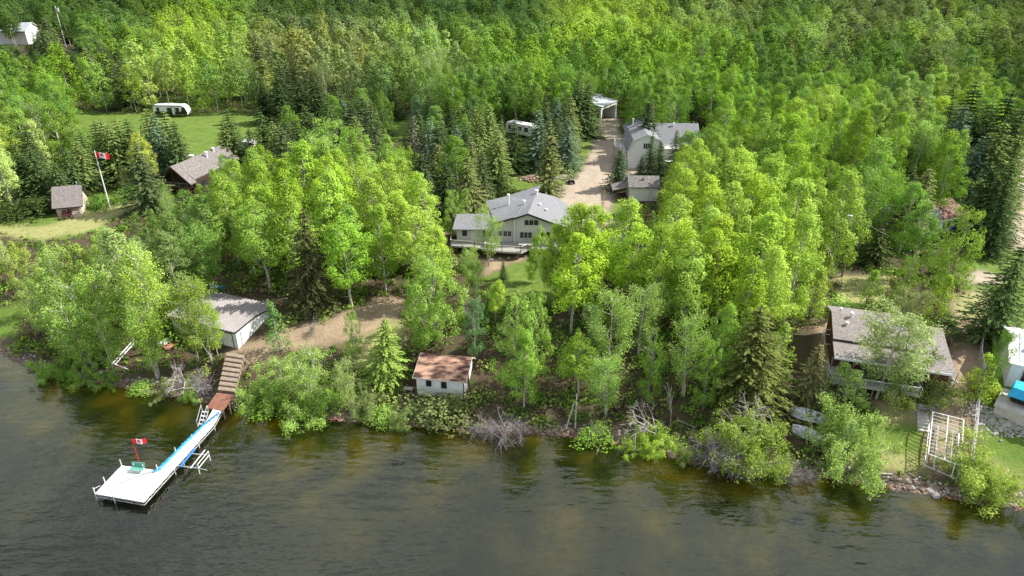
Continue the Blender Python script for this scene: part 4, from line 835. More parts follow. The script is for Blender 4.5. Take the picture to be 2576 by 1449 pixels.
# tarped boats on the right bank
def tarp_mound(A, B, w_, h_, m, label, name, cat):
    A, B = Vector(A), Vector(B); T, L = frame(A, B); q = MB(); n, k = 14, 6; rg = random.Random(4); rows = []
    sl_ = (B.z - A.z) / max(L, .1)
    for i in range(n + 1):
        u = i / n; ww = w_ * (.55 + .45 * math.sin(math.pi * u) ** .5); rows.append([tf(T, u * L, (j / k - .5) * 2 * ww, sl_ * u * L + h_ * (math.sin(math.pi * j / k) ** .7) * (.75 + .25 * math.sin(math.pi * u)) + rg.uniform(-.03, .03)) for j in range(k + 1)])
    for i in range(n):
        for j in range(k): q.face([rows[i][j], rows[i+1][j], rows[i+1][j+1], rows[i][j+1]])
    q.face(rows[0]); q.face(rows[-1][::-1]); return single(q, name, m, A.lerp(B, .5), label, cat)
tarp_mound(G(1988, 1036), G(2075, 1058), 1.0, .9, M_GREYT, 'upper of two boats under grey weathered tarps on the right bank', 'tarped_boat', 'boat')['group'] = 'tarped boats on the right bank'
tarp_mound(G(1993, 1078), G(2072, 1110), .9, .8, M_GREYT, 'lower of two boats under grey weathered tarps on the right bank', 'tarped_boat', 'boat')['group'] = 'tarped boats on the right bank'
# white boat lift / canopy frame stored on the right bank
cf = thing('canopy_frame', 'white tubular boat lift canopy frame standing on the gravel slope at the right shore', 'boat lift', G(2380, 1120))
zt = 2.9
C = [AT(2347, 1036, zt+1.2), AT(2424, 1056, zt+1.2), AT(2418, 1172, zt-.5), AT(2335, 1142, zt-.5)]
q = MB()
for i in range(4): q.tube(C[i], C[(i+1) % 4], .06, n=6)
m0, m1 = C[0].lerp(C[1], .5), C[3].lerp(C[2], .5); q.tube(m0, m1, .055, n=6); q.build('top_frame', M_WHITE, cf)
for i in range(1, 12): a, b = C[0].lerp(C[3], i/12), C[1].lerp(C[2], i/12); k = MB(); k.tube(a, b, .032, n=5); k.build('crossbar', M_WHITE, cf)
for c in C: g_ = terr(c.x, c.y); k = MB(); k.tube((c.x, c.y, g_-.2), c, .07, n=6); k.build('leg', M_ALU, cf)
lo_ = [Vector((c.x, c.y, terr(c.x, c.y) + .35)) for c in C]; q = MB()
for i in range(4): q.tube(lo_[i], lo_[(i+1) % 4], .06, n=6)
q.tube(lo_[0].lerp(lo_[1], .3), lo_[3].lerp(lo_[2], .3), .07, n=5); q.tube(lo_[0].lerp(lo_[1], .8), lo_[3].lerp(lo_[2], .8), .07, n=5); q.build('lower_frame', M_ALU, cf)
q = MB(); a = lo_[3] + Vector((.8, 0, .3)); q.tube(a, a + Vector((0, .1, 1.8)), .05, n=5); q.build('guide_post', M_WHITE, cf); q = MB(); a = lo_[2] + Vector((-.6, 0, .3)); q.tube(a, a + Vector((0, .1, 1.8)), .06, n=5); q.build('guide_post', M_WHITE, cf)
k = MB(); a = C[1].lerp(C[2], .97) + Vector((.1, 0, -1.6)); 
for i in range(12): k.tube(a + Vector((0, .35*math.cos(i*math.pi/6), .35*math.sin(i*math.pi/6))), a + Vector((0, .35*math.cos((i+1)*math.pi/6), .35*math.sin((i+1)*math.pi/6))), .03, n=4)
k.build('winch_wheel', M_ALU, cf)
# concrete steps left of it
q = MB(); T, _ = frame(G(2308, 1085), G(2330, 1090))
for i in range(5): q.box(0, 1.15, .1 + .42*i, .1 + .42*(i+1) if i < 4 else 4.3, -.6, .15 + .17*i, T)
single(q, 'concrete_steps', M_CONC, tf(T, .5, 1, 0), 'pale concrete steps beside the white canopy frame on the right bank', 'steps')
# chain link fence on the right
fe = thing('fence', 'thin galvanised chain link fence running down the lot line on the right', 'fence', G(2466, 930))
fp = [G(a, b) for a, b in ((2468, 850), (2462, 905), (2470, 950), (2466, 985), (2455, 1020), (2452, 1070), (2447, 1115), (2441, 1165), (2438, 1195))]
q = MB()
for a, b in zip(fp[:-1], fp[1:]): q.tube(a + Vector((0, 0, 1.45)), b + Vector((0, 0, 1.45)), .055, n=5); q.tube(a + Vector((0, 0, .9)), b + Vector((0, 0, .9)), .02, n=4); q.tube(a + Vector((0, 0, .25)), b + Vector((0, 0, .25)), .02, n=4)
q.build('top_rail', M_ALU, fe)
for a in fp: q = MB(); q.tube(a - Vector((0, 0, .3)), a + Vector((0, 0, 1.5)), .05, n=5); q.build('post', M_ALU, fe)
q = MB()
for a, b in zip(fp[:-1], fp[1:]):
    n = int((b - a).length / .3)
    for i in range(n): u, v = a.lerp(b, i/n), a.lerp(b, (i+1)/n); q.tube(u + Vector((0, 0, .1)), v + Vector((0, 0, 1.4)), .008, n=3); q.tube(u + Vector((0, 0, 1.4)), v + Vector((0, 0, .1)), .008, n=3)
q.build('mesh', M_ALU, fe)
fe = thing('wire_fence', 'sagging rusty wire fence along the shore in front of the white canopy frame', 'fence', G(2380, 1200))
fp = [G(a, b) for a, b in ((2320, 1195), (2348, 1203), (2380, 1198), (2410, 1190), (2438, 1184))]; q = MB()
for a, b in zip(fp[:-1], fp[1:]):
    for z in (.15, .6, 1.0): q.tube(a + Vector((0, 0, z)), b + Vector((0, 0, z)), .018, n=4)
q.build('wire', M_TIMBER, fe)
for a in fp: q = MB(); q.tube(a - Vector((0, 0, .3)), a + Vector((0, 0, 1.1)), .035, n=5); q.build('post', M_TIMBER, fe)
for a, b, l in (((2128, 1190), (2332, 1228), 'long dark driftwood log along the top of the right shoreline rocks'), ((2178, 1197), (2245, 1196), 'short pale driftwood log on dry grass above the right shoreline rocks')):
    q = MB(); p, r_ = G(*a), G(*b); q.tube(p + Vector((0, 0, .15)), p.lerp(r_, .5) + Vector((0, .1, .2)), .14, .12, 7); q.tube(p.lerp(r_, .5) + Vector((0, .1, .2)), r_ + Vector((0, 0, .15)), .12, .07, 7)
    single(q, 'driftwood_log', M_BARKD if 'dark' in l else M_DEAD, p, l, 'log')
# fallen and leaning logs on the middle shore (pixel ends on the ground, lift)
for k, (a, b, za, zb, m, l) in enumerate((((1702, 1062), (1751, 1079), .3, .2, M_DEAD, 'pale fallen log pointing right on the bank behind the overhanging willow'), ((1424, 1080), (1443, 1040), .0, 1.6, M_DEAD, 'pale slanted stake at the middle waterline'),
    ((1447, 1078), (1449, 1030), .0, 2.2, M_DEAD, 'thin upright pale stake at the middle waterline'), ((1765, 1095), (1790, 1113), .3, .15, M_DEAD, 'short pale log lying above the shoreline rocks between two thickets'), ((1376, 1073), (1410, 1077), .2, .2, M_DEAD, 'short pale log on orange rocks at the middle shoreline'),
    ((1495, 1160), (1512, 1110), -.25, .35, M_TIMBER, 'half sunken branch slanting out of the lake below the middle shore'))):
    if k == 5: p, r_ = AT(a[0], a[1], za), AT(b[0], b[1], zb)
    else: p, r_ = G(*a) + Vector((0, 0, za)), G(*b) + Vector((0, 0, zb))
    q = MB(); q.tube(p, r_, .1, .06, 6); single(q, 'stake' if 'stake' in l else 'fallen_log', m, p, l, 'stake' if 'stake' in l else 'log')
# lamp post and utility poles
b = G(992, 905); t = thing('lamp_post', 'black twin-lantern lamp post beside the dirt path above the boathouse', 'lamp post', b)
q = MB(); q.tube(b - Vector((0, 0, .2)), b + Vector((0, 0, 3.2)), .075, .055, 6); q.box(b.x-.6, b.x+.6, b.y-.04, b.y+.04, b.z+2.9, b.z+2.98); q.build('pole', M_BLACK, t)
for s in (-.55, .55): q = MB(); q.tube(b + Vector((s, 0, 2.55)), b + Vector((s, 0, 3.05)), .15, .19, 6); q.tube(b + Vector((s, 0, 3.05)), b + Vector((s, 0, 3.25)), .2, .03, 6); q.build('lantern', M_BLACK, t)
b = G(2118, 694); t = thing('utility_pole', 'grey wooden utility pole with white transformer drum right of the bright aspen grove', 'utility pole', b)
q = MB(); q.tube(b - Vector((0, 0, .3)), b + Vector((0, 0, 9.6)), .17, .12, 7); q.build('pole', M_BARKG, t)
q = MB(); q.tube(b + Vector((-.9, -.1, 8.5)), b + Vector((-.9, -.1, 9.7)), .38, .38, 10); q.tube(b + Vector((-.6, 0, 9.1)), b + Vector((0, 0, 9.1)), .05, n=4); q.build('transformer', M_WHITE, t)
q = MB(); q.tube(b + Vector((.1, 0, 9.2)), b + Vector((1.9, .2, 10.6)), .05, n=5); q.build('arm', M_BARKG, t)
q = MB(); e = b + Vector((14, -4, 4.5)); p0 = b + Vector((0, 0, 9.4)); pr_ = p0
for i in range(1, 13): u = i/12; p_ = p0.lerp(e, u) - Vector((0, 0, 4*.8*u*(1-u))); q.tube(pr_, p_, .025, n=3); pr_ = p_
q.build('service_wire', M_BARKG, t)
b = G(166, 118); t = thing('utility_pole', 'pale utility pole with small transformer rising from the woods at the far upper left', 'utility pole', b)
q = MB(); q.tube(b - Vector((0, 0, .3)), b + Vector((0, 0, 17.5)), .28, .2, 7); q.build('pole', M_CONC, t); q = MB(); q.tube(b + Vector((.9, 0, 15.2)), b + Vector((.9, 0, 16.6)), .45, .45, 8); q.build('transformer', M_ALU, t)
# brush and firewood piles by the driveway
for nm, c, n, L, ang, m, l, sp_ in (('brush_pile', (1340, 452), 120, 1.0, None, mat('pinkish_firewood', (.50, .36, .30), (.32, .22, .18), scale=4), 'heap of pinkish split firewood on grass under spruces left of the driveway', 1.9),
                         ('pole_pile', (1408, 452), 26, 4.2, .6, M_DEAD, 'stack of long grey poles on grass beside the driveway bend', .8)):
    q = MB(); p = G(*c); rg = random.Random(n)
    for i in range(n):
        a = rg.uniform(0, 6.28) if ang is None else ang + rg.uniform(-.22, .22); d = Vector((math.cos(a), math.sin(a), rg.uniform(-.3, .3) if ang is None else rg.uniform(0, .1))) * L * rg.uniform(.3, .6)
        rr_ = rg.random(); an = rg.uniform(0, 6.28); cc = p + Vector((math.cos(an) * sp_ * 1.4 * rr_, math.sin(an) * sp_ * rr_, .1 + (1 - rr_) * .7)); q.tube(cc - d, cc + d, .08 if ang is None else .05, n=4)
    single(q, nm, m, p, l, 'wood pile')
p = G(1437, 462); q = MB(); T = Matrix.Translation(p); q.box(-.6, .6, -.4, .4, .3, .7, T); q.box(-1.2, -.6, -.3, .3, .25, .35, T)
for x in (-.5, .5): q.tube((x, -.5, .25), (x, -.35, .25), .25, n=8, T=T); q.tube((x, .35, .25), (x, .5, .25), .25, n=8, T=T)
b_ = G(1390, 460); q.v = [v + (b_ - p) * 0 for v in q.v]; single(q, 'lawn_tractor', M_BLACK, p, 'small dark lawn machine on the grass below the wood piles', 'lawn tractor')
# shoreline rocks (beyond counting)
for nm, mt_, seed, n, d0, d1, r0, r1 in (('shore_rocks', M_ROCK, 1, 5200, -.5, 1.1, .08, .24), ('pale_shore_stones', M_ROCKG, 2, 1300, .0, 1.8, .08, .24), ('rusty_shore_stones', M_ROCKR, 3, 1500, -.8, .3, .07, .2)):
    q = MB(); rg = random.Random(seed)
    for _ in range(n):
        x = rg.uniform(-75, 64); ys_ = float(np.interp(x, SHX, SHY)); dd = rg.uniform(d0, d1)
        if nm[0] == 'p' and x < 30 and rg.random() < .6: continue
        q.rock((x, ys_ + dd, terr(x, ys_ + dd) + .04), rg.uniform(r0, r1), rg)
    o = q.build(nm, mt_); o['kind'] = 'stuff'; tag(o, {'s': 'brown cobbles lining the whole waterline', 'p': 'pale grey stones scattered among the shoreline cobbles', 'r': 'rust-coloured wet stones at the very edge of the water'}[nm[0]], 'rocks')
p = G(2345, 1240); q = MB(); rg = random.Random(9)
for i in range(5): q.rock(p + Vector((rg.uniform(-.6, .6), rg.uniform(-.4, .4), .1)), rg.uniform(.35, .6), rg)
single(q, 'boulder_cluster', M_ROCKG, p, 'cluster of large pale boulders at the shoreline below the canopy frame', 'boulder')
q = MB(); rg = random.Random(40)
for a, b_ in ((2475, 1040), (2500, 1072), (2530, 1060), (2558, 1066), (2590, 1080)):
    p = G(a, b_)
    for i in range(150): xx, yy_ = p.x + rg.gauss(0, 1.1), p.y + rg.gauss(0, .8); q.rock((xx, yy_, terr(xx, yy_) + .05), rg.uniform(.07, .2), rg)
o = q.build('rubble_slope', M_ROCKG); o['kind'] = 'stuff'; tag(o, 'grey rubble covering the slope below the cottage deck', 'rocks')


# ------------------------------------------------------------------ vegetation
def unit(a): return a / np.maximum(np.linalg.norm(a, axis=-1, keepdims=True), 1e-9)
def leafquads(C, N, size, asp, rs):
    R = rs.normal(size=C.shape); t = unit(np.cross(N, R)); b = np.cross(unit(N), t); s = size[:, None]
    return np.stack([C + t * s, C + b * s * asp, C - t * s, C - b * s * asp], 1)      # (n,4,3)
def crown_clumps(centers, radii, per, ls, rs, zmid=None, up=0.45, elong=1.2, asp=0.66, fill=0.62):
    out = []; var = []
    for c, r in zip(centers, radii):
        n = max(4, int(per * (r * r) / 0.5)); d = unit(rs.normal(size=(n, 3)))
        rr = r * (fill + (1 - fill) * rs.rand(n)) ** 0.8; off = d * rr[:, None]; off[:, 2] *= elong
        P = c + off; co = unit(np.array([c[0], c[1], (c[2] - zmid) * .45])) * .55 if zmid else 0
        N = unit(d * 0.85 + co + rs.normal(size=(n, 3)) * 0.38 + np.array([0, 0, up]))
        out.append(leafquads(P, N, ls * (0.7 + 0.6 * rs.rand(n)), asp, rs))
        var.append(np.clip(0.5 + 0.28 * rs.normal(size=n) + rs.normal() * 0.12, 0, 1))
    return np.concatenate(out), np.concatenate(var)
def qmesh(name, Q4, var, m, extra=None, smooth=False):
    n = len(Q4); me = bpy.data.meshes.new(name); me.vertices.add(4 * n); me.vertices.foreach_set('co', Q4.astype(np.float32).ravel())
    me.loops.add(4 * n); me.loops.foreach_set('vertex_index', np.arange(4 * n, dtype=np.int32)); me.polygons.add(n)
    me.polygons.foreach_set('loop_start', (np.arange(n) * 4).astype(np.int32)); me.update()
    a = me.attributes.new('var', 'FLOAT', 'FACE'); a.data.foreach_set('value', var.astype(np.float32))
    if extra is not None:
        c = me.attributes.new('tcol', 'FLOAT_COLOR', 'FACE'); c.data.foreach_set('color', np.concatenate([extra, np.ones((n, 1))], 1).astype(np.float32).ravel())
    me.materials.append(m); return me
def tmesh(name, tubes, m, n=5):
    q = MB()
    for a, b, r0, r1 in tubes: q.tube(a, b, r0, r1, n)
    me = bpy.data.meshes.new(name); me.from_pydata([tuple(v) for v in q.v], [], q.f); me.materials.append(m); me.update(); return me
def wiggle_trunk(h, rs, bend=0.5, segs=6, r0=0.2, r1=0.05):
    p = np.zeros(3); pts = [p.copy()]; dr = rs.normal(size=2) * bend * 0.1
    for i in range(1, segs + 1): pts.append(np.array([dr[0]*i + rs.normal()*bend*.08, dr[1]*i + rs.normal()*bend*.08, h * i / segs]))
    tb = [(tuple(pts[i]), tuple(pts[i+1]), r0 + (r1-r0)*i/segs, r0 + (r1-r0)*(i+1)/segs) for i in range(segs)]
    return pts, tb
def along(pts, z):
    for a, b in zip(pts[:-1], pts[1:]):
        if z <= b[2]: return a + (b - a) * (z - a[2]) / (b[2] - a[2])
    return pts[-1]
def broadleaf(seed, h=16, R=2.6, base=0.32, ncl=46, cr=0.85, per=34, ls=0.17, shape='aspen', r0=0.17, limbs=26, lowfill=0.15):
    rs = np.random.RandomState(seed); pts, tb = wiggle_trunk(h * 0.93, rs, 0.7, 6, r0, 0.04); C = []; Rr = []
    while len(C) < ncl:
        t = rs.rand() ** 0.85; z = h * (base + (1 - base) * t)
        if shape == 'aspen': env = R * (math.sin(math.pi * min(1, 0.16 + t * 0.80)) ** 0.75) * (1.0 - 0.30 * t)
        elif shape == 'birch': env = R * (math.sin(math.pi * min(1, 0.1 + t * 0.86)) ** 0.8)
        elif shape == 'cone': env = R * (1.02 - t) ** 0.8
        else: env = R * (math.sin(math.pi * min(1, 0.22 + t * 0.68)) ** 0.6)
        a = rs.rand() * 6.283; rad = env * math.sqrt(rs.rand() * 0.75 + 0.25) * 0.92
        wob = 1 + 0.22 * math.sin(3 * a + seed) + 0.15 * math.sin(5 * a + z)
        c = np.array([math.cos(a) * rad * wob, math.sin(a) * rad * wob, z]); ctr = along(pts, min(z, h * .9)); c[:2] += ctr[:2]
        C.append(c); Rr.append(cr * (0.6 + 0.6 * rs.rand()) * (1.0 - 0.35 * t))
    C.append(np.array([pts[-1][0], pts[-1][1], h * .97])); Rr.append(cr * .6)
    q, v = crown_clumps(C, Rr, per, ls, rs, zmid=h * (.45 + base * .4))
    for c in C[:limbs]:
        s = along(pts, max(h * base * .8, c[2] - 0.35 * np.linalg.norm(c[:2]) - h * .09)); m_ = (s + c) / 2 + np.array([0, 0, -.15])
        tb.append((tuple(s), tuple(m_), .055, .04)); tb.append((tuple(m_), tuple(c), .04, .015))
    if lowfill:
        for _ in range(5): z = h * base * rs.uniform(.4, .95); s = along(pts, z); a = rs.rand() * 6.28; tb.append((tuple(s), tuple(s + np.array([math.cos(a), math.sin(a), .3]) * rs.uniform(.4, 1.1)), .03, .01))
    return q, v, tb
def birch(seed, h=15, R=2.3, stems=2, ls=0.12, n=2800, base=.25):
    rs = np.random.RandomState(seed); tb = []; Q = []; V = []
    for s in range(stems):
        off = rs.normal(size=2) * .15; lean = rs.normal(size=2) * .9 * (stems > 1); hh = h * rs.uniform(.8, 1)
        pts, t_ = wiggle_trunk(hh * .95, rs, .8, 6, .13, .03)
        sh = lambda p: np.array([p[0] + off[0] + lean[0] * p[2] / hh, p[1] + off[1] + lean[1] * p[2] / hh, p[2]])
        pts = [sh(p) for p in pts]; tb += [(tuple(sh(np.array(a))), tuple(sh(np.array(b))), x, y) for a, b, x, y in t_]
        nb = 26; per = int(n / stems / nb)
        for k in range(nb):
            t = (k + rs.rand()) / nb; z = hh * (base + (1 - base) * t); s0 = along(pts, min(z, hh * .94)); a = rs.rand() * 6.283
            L = R * (0.35 + 0.75 * math.sin(math.pi * min(1, .12 + t * .8))) * rs.uniform(.6, 1.05); up = rs.uniform(.5, 1.0)
            e = s0 + np.array([math.cos(a) * L, math.sin(a) * L, L * up]); tb.append((tuple(s0), tuple(e), .035, .012))
            u = rs.rand(per); P = s0 + (e - s0) * (0.35 + .68 * u)[:, None] + rs.normal(size=(per, 3)) * np.array([.33, .33, .42]) - np.array([0, 0, 1]) * (rs.rand(per) * .7)[:, None]
            Q.append(leafquads(P, unit(rs.normal(size=(per, 3)) + np.array([0, 0, .4])), ls * (.7 + .6 * rs.rand(per)), .6, rs)); V.append(np.clip(.5 + .3 * rs.normal(size=per), 0, 1))
    return np.concatenate(Q), np.concatenate(V), tb
def spruce(seed, h=14, R=2.6, ls=0.26, dens=1.0, r0=.2, tip=1.0, barebelow=0.03, gap=0.0):
    rs = np.random.RandomState(seed); pts, tb = wiggle_trunk(h, rs, .15, 5, r0, .03); Q = []; V = []; nl = int(26 * h / 14)
    for k in range(nl):
        t = (k + rs.rand() * .5) / nl; z = h * (barebelow + (1 - barebelow) * t); rad = R * (1 - t) ** .72 * rs.uniform(.82, 1.12) + .1; nb = max(4, int((9 if t < .6 else 7) * dens))
        a0 = rs.rand() * 6.28
        for b in range(nb):
            if rs.rand() < gap: continue
            a = a0 + b * 6.283 / nb + rs.normal() * .2; L = rad * rs.uniform(.7, 1.15); dirv = np.array([math.cos(a), math.sin(a), 0]); droop = -.22 - .25 * (1 - t)
            m = max(3, int(L / .105 * dens)); u = (np.arange(m) + rs.rand(m)) / m
            P = np.array([0, 0, z]) + along(pts, z) * [1, 1, 0] + dirv * (u * L)[:, None] + np.array([0, 0, 1]) * (droop * L * u + .12 * L * u * u)[:, None]
            side = np.array([-dirv[1], dirv[0], 0]); P = P + side * (rs.normal(size=m) * .16 * (1.15 - u) * L * .8)[:, None] + np.array([0, 0, 1]) * (-.1 * rs.rand(m))[:, None]
            N = unit(np.array([0, 0, .75]) + dirv * .55 + rs.normal(size=(m, 3)) * .38)
            tt = unit(dirv + side * rs.normal(size=(m, 1)) * .5 + np.array([0, 0, -.3])); bb = unit(np.cross(N, tt)); s = (ls * (.7 + .6 * rs.rand(m)))[:, None]
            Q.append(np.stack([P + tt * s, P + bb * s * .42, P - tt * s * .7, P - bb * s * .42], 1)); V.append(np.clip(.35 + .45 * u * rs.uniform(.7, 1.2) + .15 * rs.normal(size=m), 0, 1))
    return np.concatenate(Q), np.concatenate(V), tb
def farcrown(seed, n=420, h=16, R=3.6, ls=.55, conif=False):
    rs = np.random.RandomState(seed); L = 15; lump = unit(rs.normal(size=(L, 3))); lump[:, 2] = lump[:, 2] * .8 + .2
    k = rs.randint(L, size=n); d = unit(lump[k] + rs.normal(size=(n, 3)) * .33)
    z0 = h * .62; hz = h * .40; P = d * np.array([R, R, hz]) * (.80 + .22 * rs.rand(n))[:, None] * (1 + .10 * np.sin(k * 2.1))[:, None] + [0, 0, z0]
    P[:, :2] *= (1 - .25 * np.clip((P[:, 2] - z0) / hz, 0, 1))[:, None]
    ld = unit(d - lump[k] * .55); N = unit(d * .5 + ld * .7 + rs.normal(size=(n, 3)) * .25 + [0, 0, .3])
    return leafquads(P, N, ls * (.7 + .6 * rs.rand(n)), .75, rs), np.clip(.5 + .2 * rs.normal(size=n), 0, 1), []
def deadtree(seed, h=9, R=3.0, depth=4, r0=.14, spread=.8, up=.6):
    rs = np.random.RandomState(seed); tb = []
    def grow(p, d, L, r, k):
        e = p + d * L; tb.append((tuple(p), tuple(e), r, r * .65))
        if k == 0: return
        for _ in range(3 if k > 1 else 3):
            nd = unit(d * up + unit(rs.normal(size=3)) * spread); grow(p + (e - p) * rs.uniform(.55, 1), nd, L * rs.uniform(.55, .8), r * .6, k - 1)
    grow(np.zeros(3), np.array([0, 0, 1.]), h * .42, r0, depth); return tb
def bush(seed, R=1.6, h=2.2, ls=.085, n=30, per=80):
    rs = np.random.RandomState(seed); C = []; Rr = []
    for _ in range(n):
        d = unit(rs.normal(size=3)); d[2] = abs(d[2]); c = d * np.array([R, R, h]) * (.35 + .5 * rs.rand()) * rs.uniform(.75, 1.1); C.append(c + [0, 0, .25]); Rr.append((.8 if R > 2 else .62) * (.6 + .6 * rs.rand()) * min(1, R / 1.5))
    q, v = crown_clumps(C, Rr, per, ls, rs, elong=1.2); tb = [((0, 0, -.1), tuple(c), .035, .012) for c in C[:14]]; return q, v, tb
def shrub(seed, stems=13, n=10500, ls=.085):
    rs = np.random.RandomState(seed); tb = []; Q = []; V = []
    for s in range(stems):
        a = s * 6.283 / stems * 1.0 + rs.normal() * .3; tilt = rs.uniform(.15, 1.05); L = rs.uniform(2.2, 4.4); d = np.array([math.cos(a) * math.sin(tilt), math.sin(a) * math.sin(tilt), math.cos(tilt)])
        p = np.array([math.cos(a), math.sin(a), 0]) * .3; pts = [p]
        for k in range(5): d = unit(d + np.array([0, 0, -.10 * tilt]) + rs.normal(size=3) * .10); pts.append(pts[-1] + d * L / 5)
        for k in range(5): tb.append((tuple(pts[k]), tuple(pts[k+1]), .05 - .008 * k, .042 - .008 * k))
        for b in range(9):
            k = rs.randint(1, 6); s0 = pts[k]; e = s0 + unit(rs.normal(size=3) + d * .8 + [0, 0, .25]) * rs.uniform(.4, 1.15); tb.append((tuple(s0), tuple(e), .022, .008))
            per = int(n / stems / 9 * rs.uniform(.3, 1.6)); u = rs.rand(per); P = s0 + (e - s0) * (.2 + .9 * u)[:, None] + rs.normal(size=(per, 3)) * .20 - np.array([0, 0, 1]) * (rs.rand(per) * .35)[:, None]
            P[:, 2] = np.maximum(P[:, 2], -.5); Q.append(leafquads(P, unit(rs.normal(size=(per, 3)) * .7 + (e - s0) + [0, 0, .5]), ls * (.7 + .6 * rs.rand(per)), .5, rs)); V.append(np.clip(.5 + .3 * rs.normal(size=per), 0, 1))
    return np.concatenate(Q), np.concatenate(V), tb
PROTO = {}
def reg(kind, q, v, tb, bark, leafm=M_LEAF, h=16, R=2.6):
    cm = qmesh(kind + '_crown', q, v, leafm) if q is not None else None
    PROTO.setdefault(kind, []).append(dict(crown=cm, trunk=tmesh(kind + '_trunk', tb, bark), h=h, R=R, q=q, v=v, tb=tb))
for s in range(7): reg('aspen', *broadleaf(100+s, 16, 2.95 + .25*(s % 3), (.30, .14)[s % 2], 96, .90, 105, .110), M_BARKW, h=16, R=3.3)
for s in range(4): reg('poplar', *broadleaf(120+s, 16, 3.6, .12, 100, .90, 100, .108, shape='round', r0=.22), M_BARKG, h=16, R=3.7)
for s in range(3): reg('young', *broadleaf(130+s, 8, 1.9, .06, 46, .62, 120, .09, shape='cone', r0=.09, limbs=12), M_BARKG, h=8, R=1.5)
for s in range(5): reg('birch', *birch(140+s, 15, 2.7 + .3*(s % 2), 1 + s % 3, n=7000, ls=.10, base=.24), M_BARKW, h=15, R=3.0)
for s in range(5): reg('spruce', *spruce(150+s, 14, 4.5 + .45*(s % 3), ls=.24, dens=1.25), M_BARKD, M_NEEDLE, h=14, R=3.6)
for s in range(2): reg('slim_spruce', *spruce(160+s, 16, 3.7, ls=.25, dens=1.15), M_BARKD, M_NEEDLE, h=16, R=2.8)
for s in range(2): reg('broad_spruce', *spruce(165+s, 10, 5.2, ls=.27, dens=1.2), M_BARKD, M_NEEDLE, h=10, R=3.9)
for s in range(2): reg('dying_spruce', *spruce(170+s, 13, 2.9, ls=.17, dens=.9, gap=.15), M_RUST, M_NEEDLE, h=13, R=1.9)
for s in range(3): reg('dead', None, None, deadtree(180+s, 9, depth=4), M_DEAD, h=9, R=2.5)
for s in range(3): reg('snag', None, None, deadtree(185+s, 14, depth=3, spread=.35, up=1.2, r0=.12), M_DEAD, h=14, R=1)
for s in range(3): reg('thicket', None, None, [t for j in range(9) for t in [((a[0]+.2*j-.9, a[1]+.1*(j % 3), a[2]-.3), (b[0]+.2*j-.9, b[1]+.1*(j % 3), b[2]-.3), r0*.36, r1*.36) for a, b, r0, r1 in deadtree(190+s*10+j, 4.2, depth=3, spread=1.1, up=.5)]], mat('grey_twigs', (0.25, 0.225, 0.225), (0.16, 0.145, 0.14), scale=3), h=3, R=2)
for s in range(4): reg('bush', *bush(200+s, 1.7, 2.0), M_BARKD, h=2.4, R=1.8)
for s in range(5): reg('willow', *shrub(210+s), M_BARKG, h=4.2, R=2.8)
FARP = [farcrown(300+s) for s in range(6)]; MIDP = [farcrown(320+s, 1300, 16, 3.4, .30) for s in range(6)]
for K in PROTO:
    for p in PROTO[K]:
        for o_ in ('crown', 'trunk'):
            if p[o_]: p[o_].name = K + '_' + o_

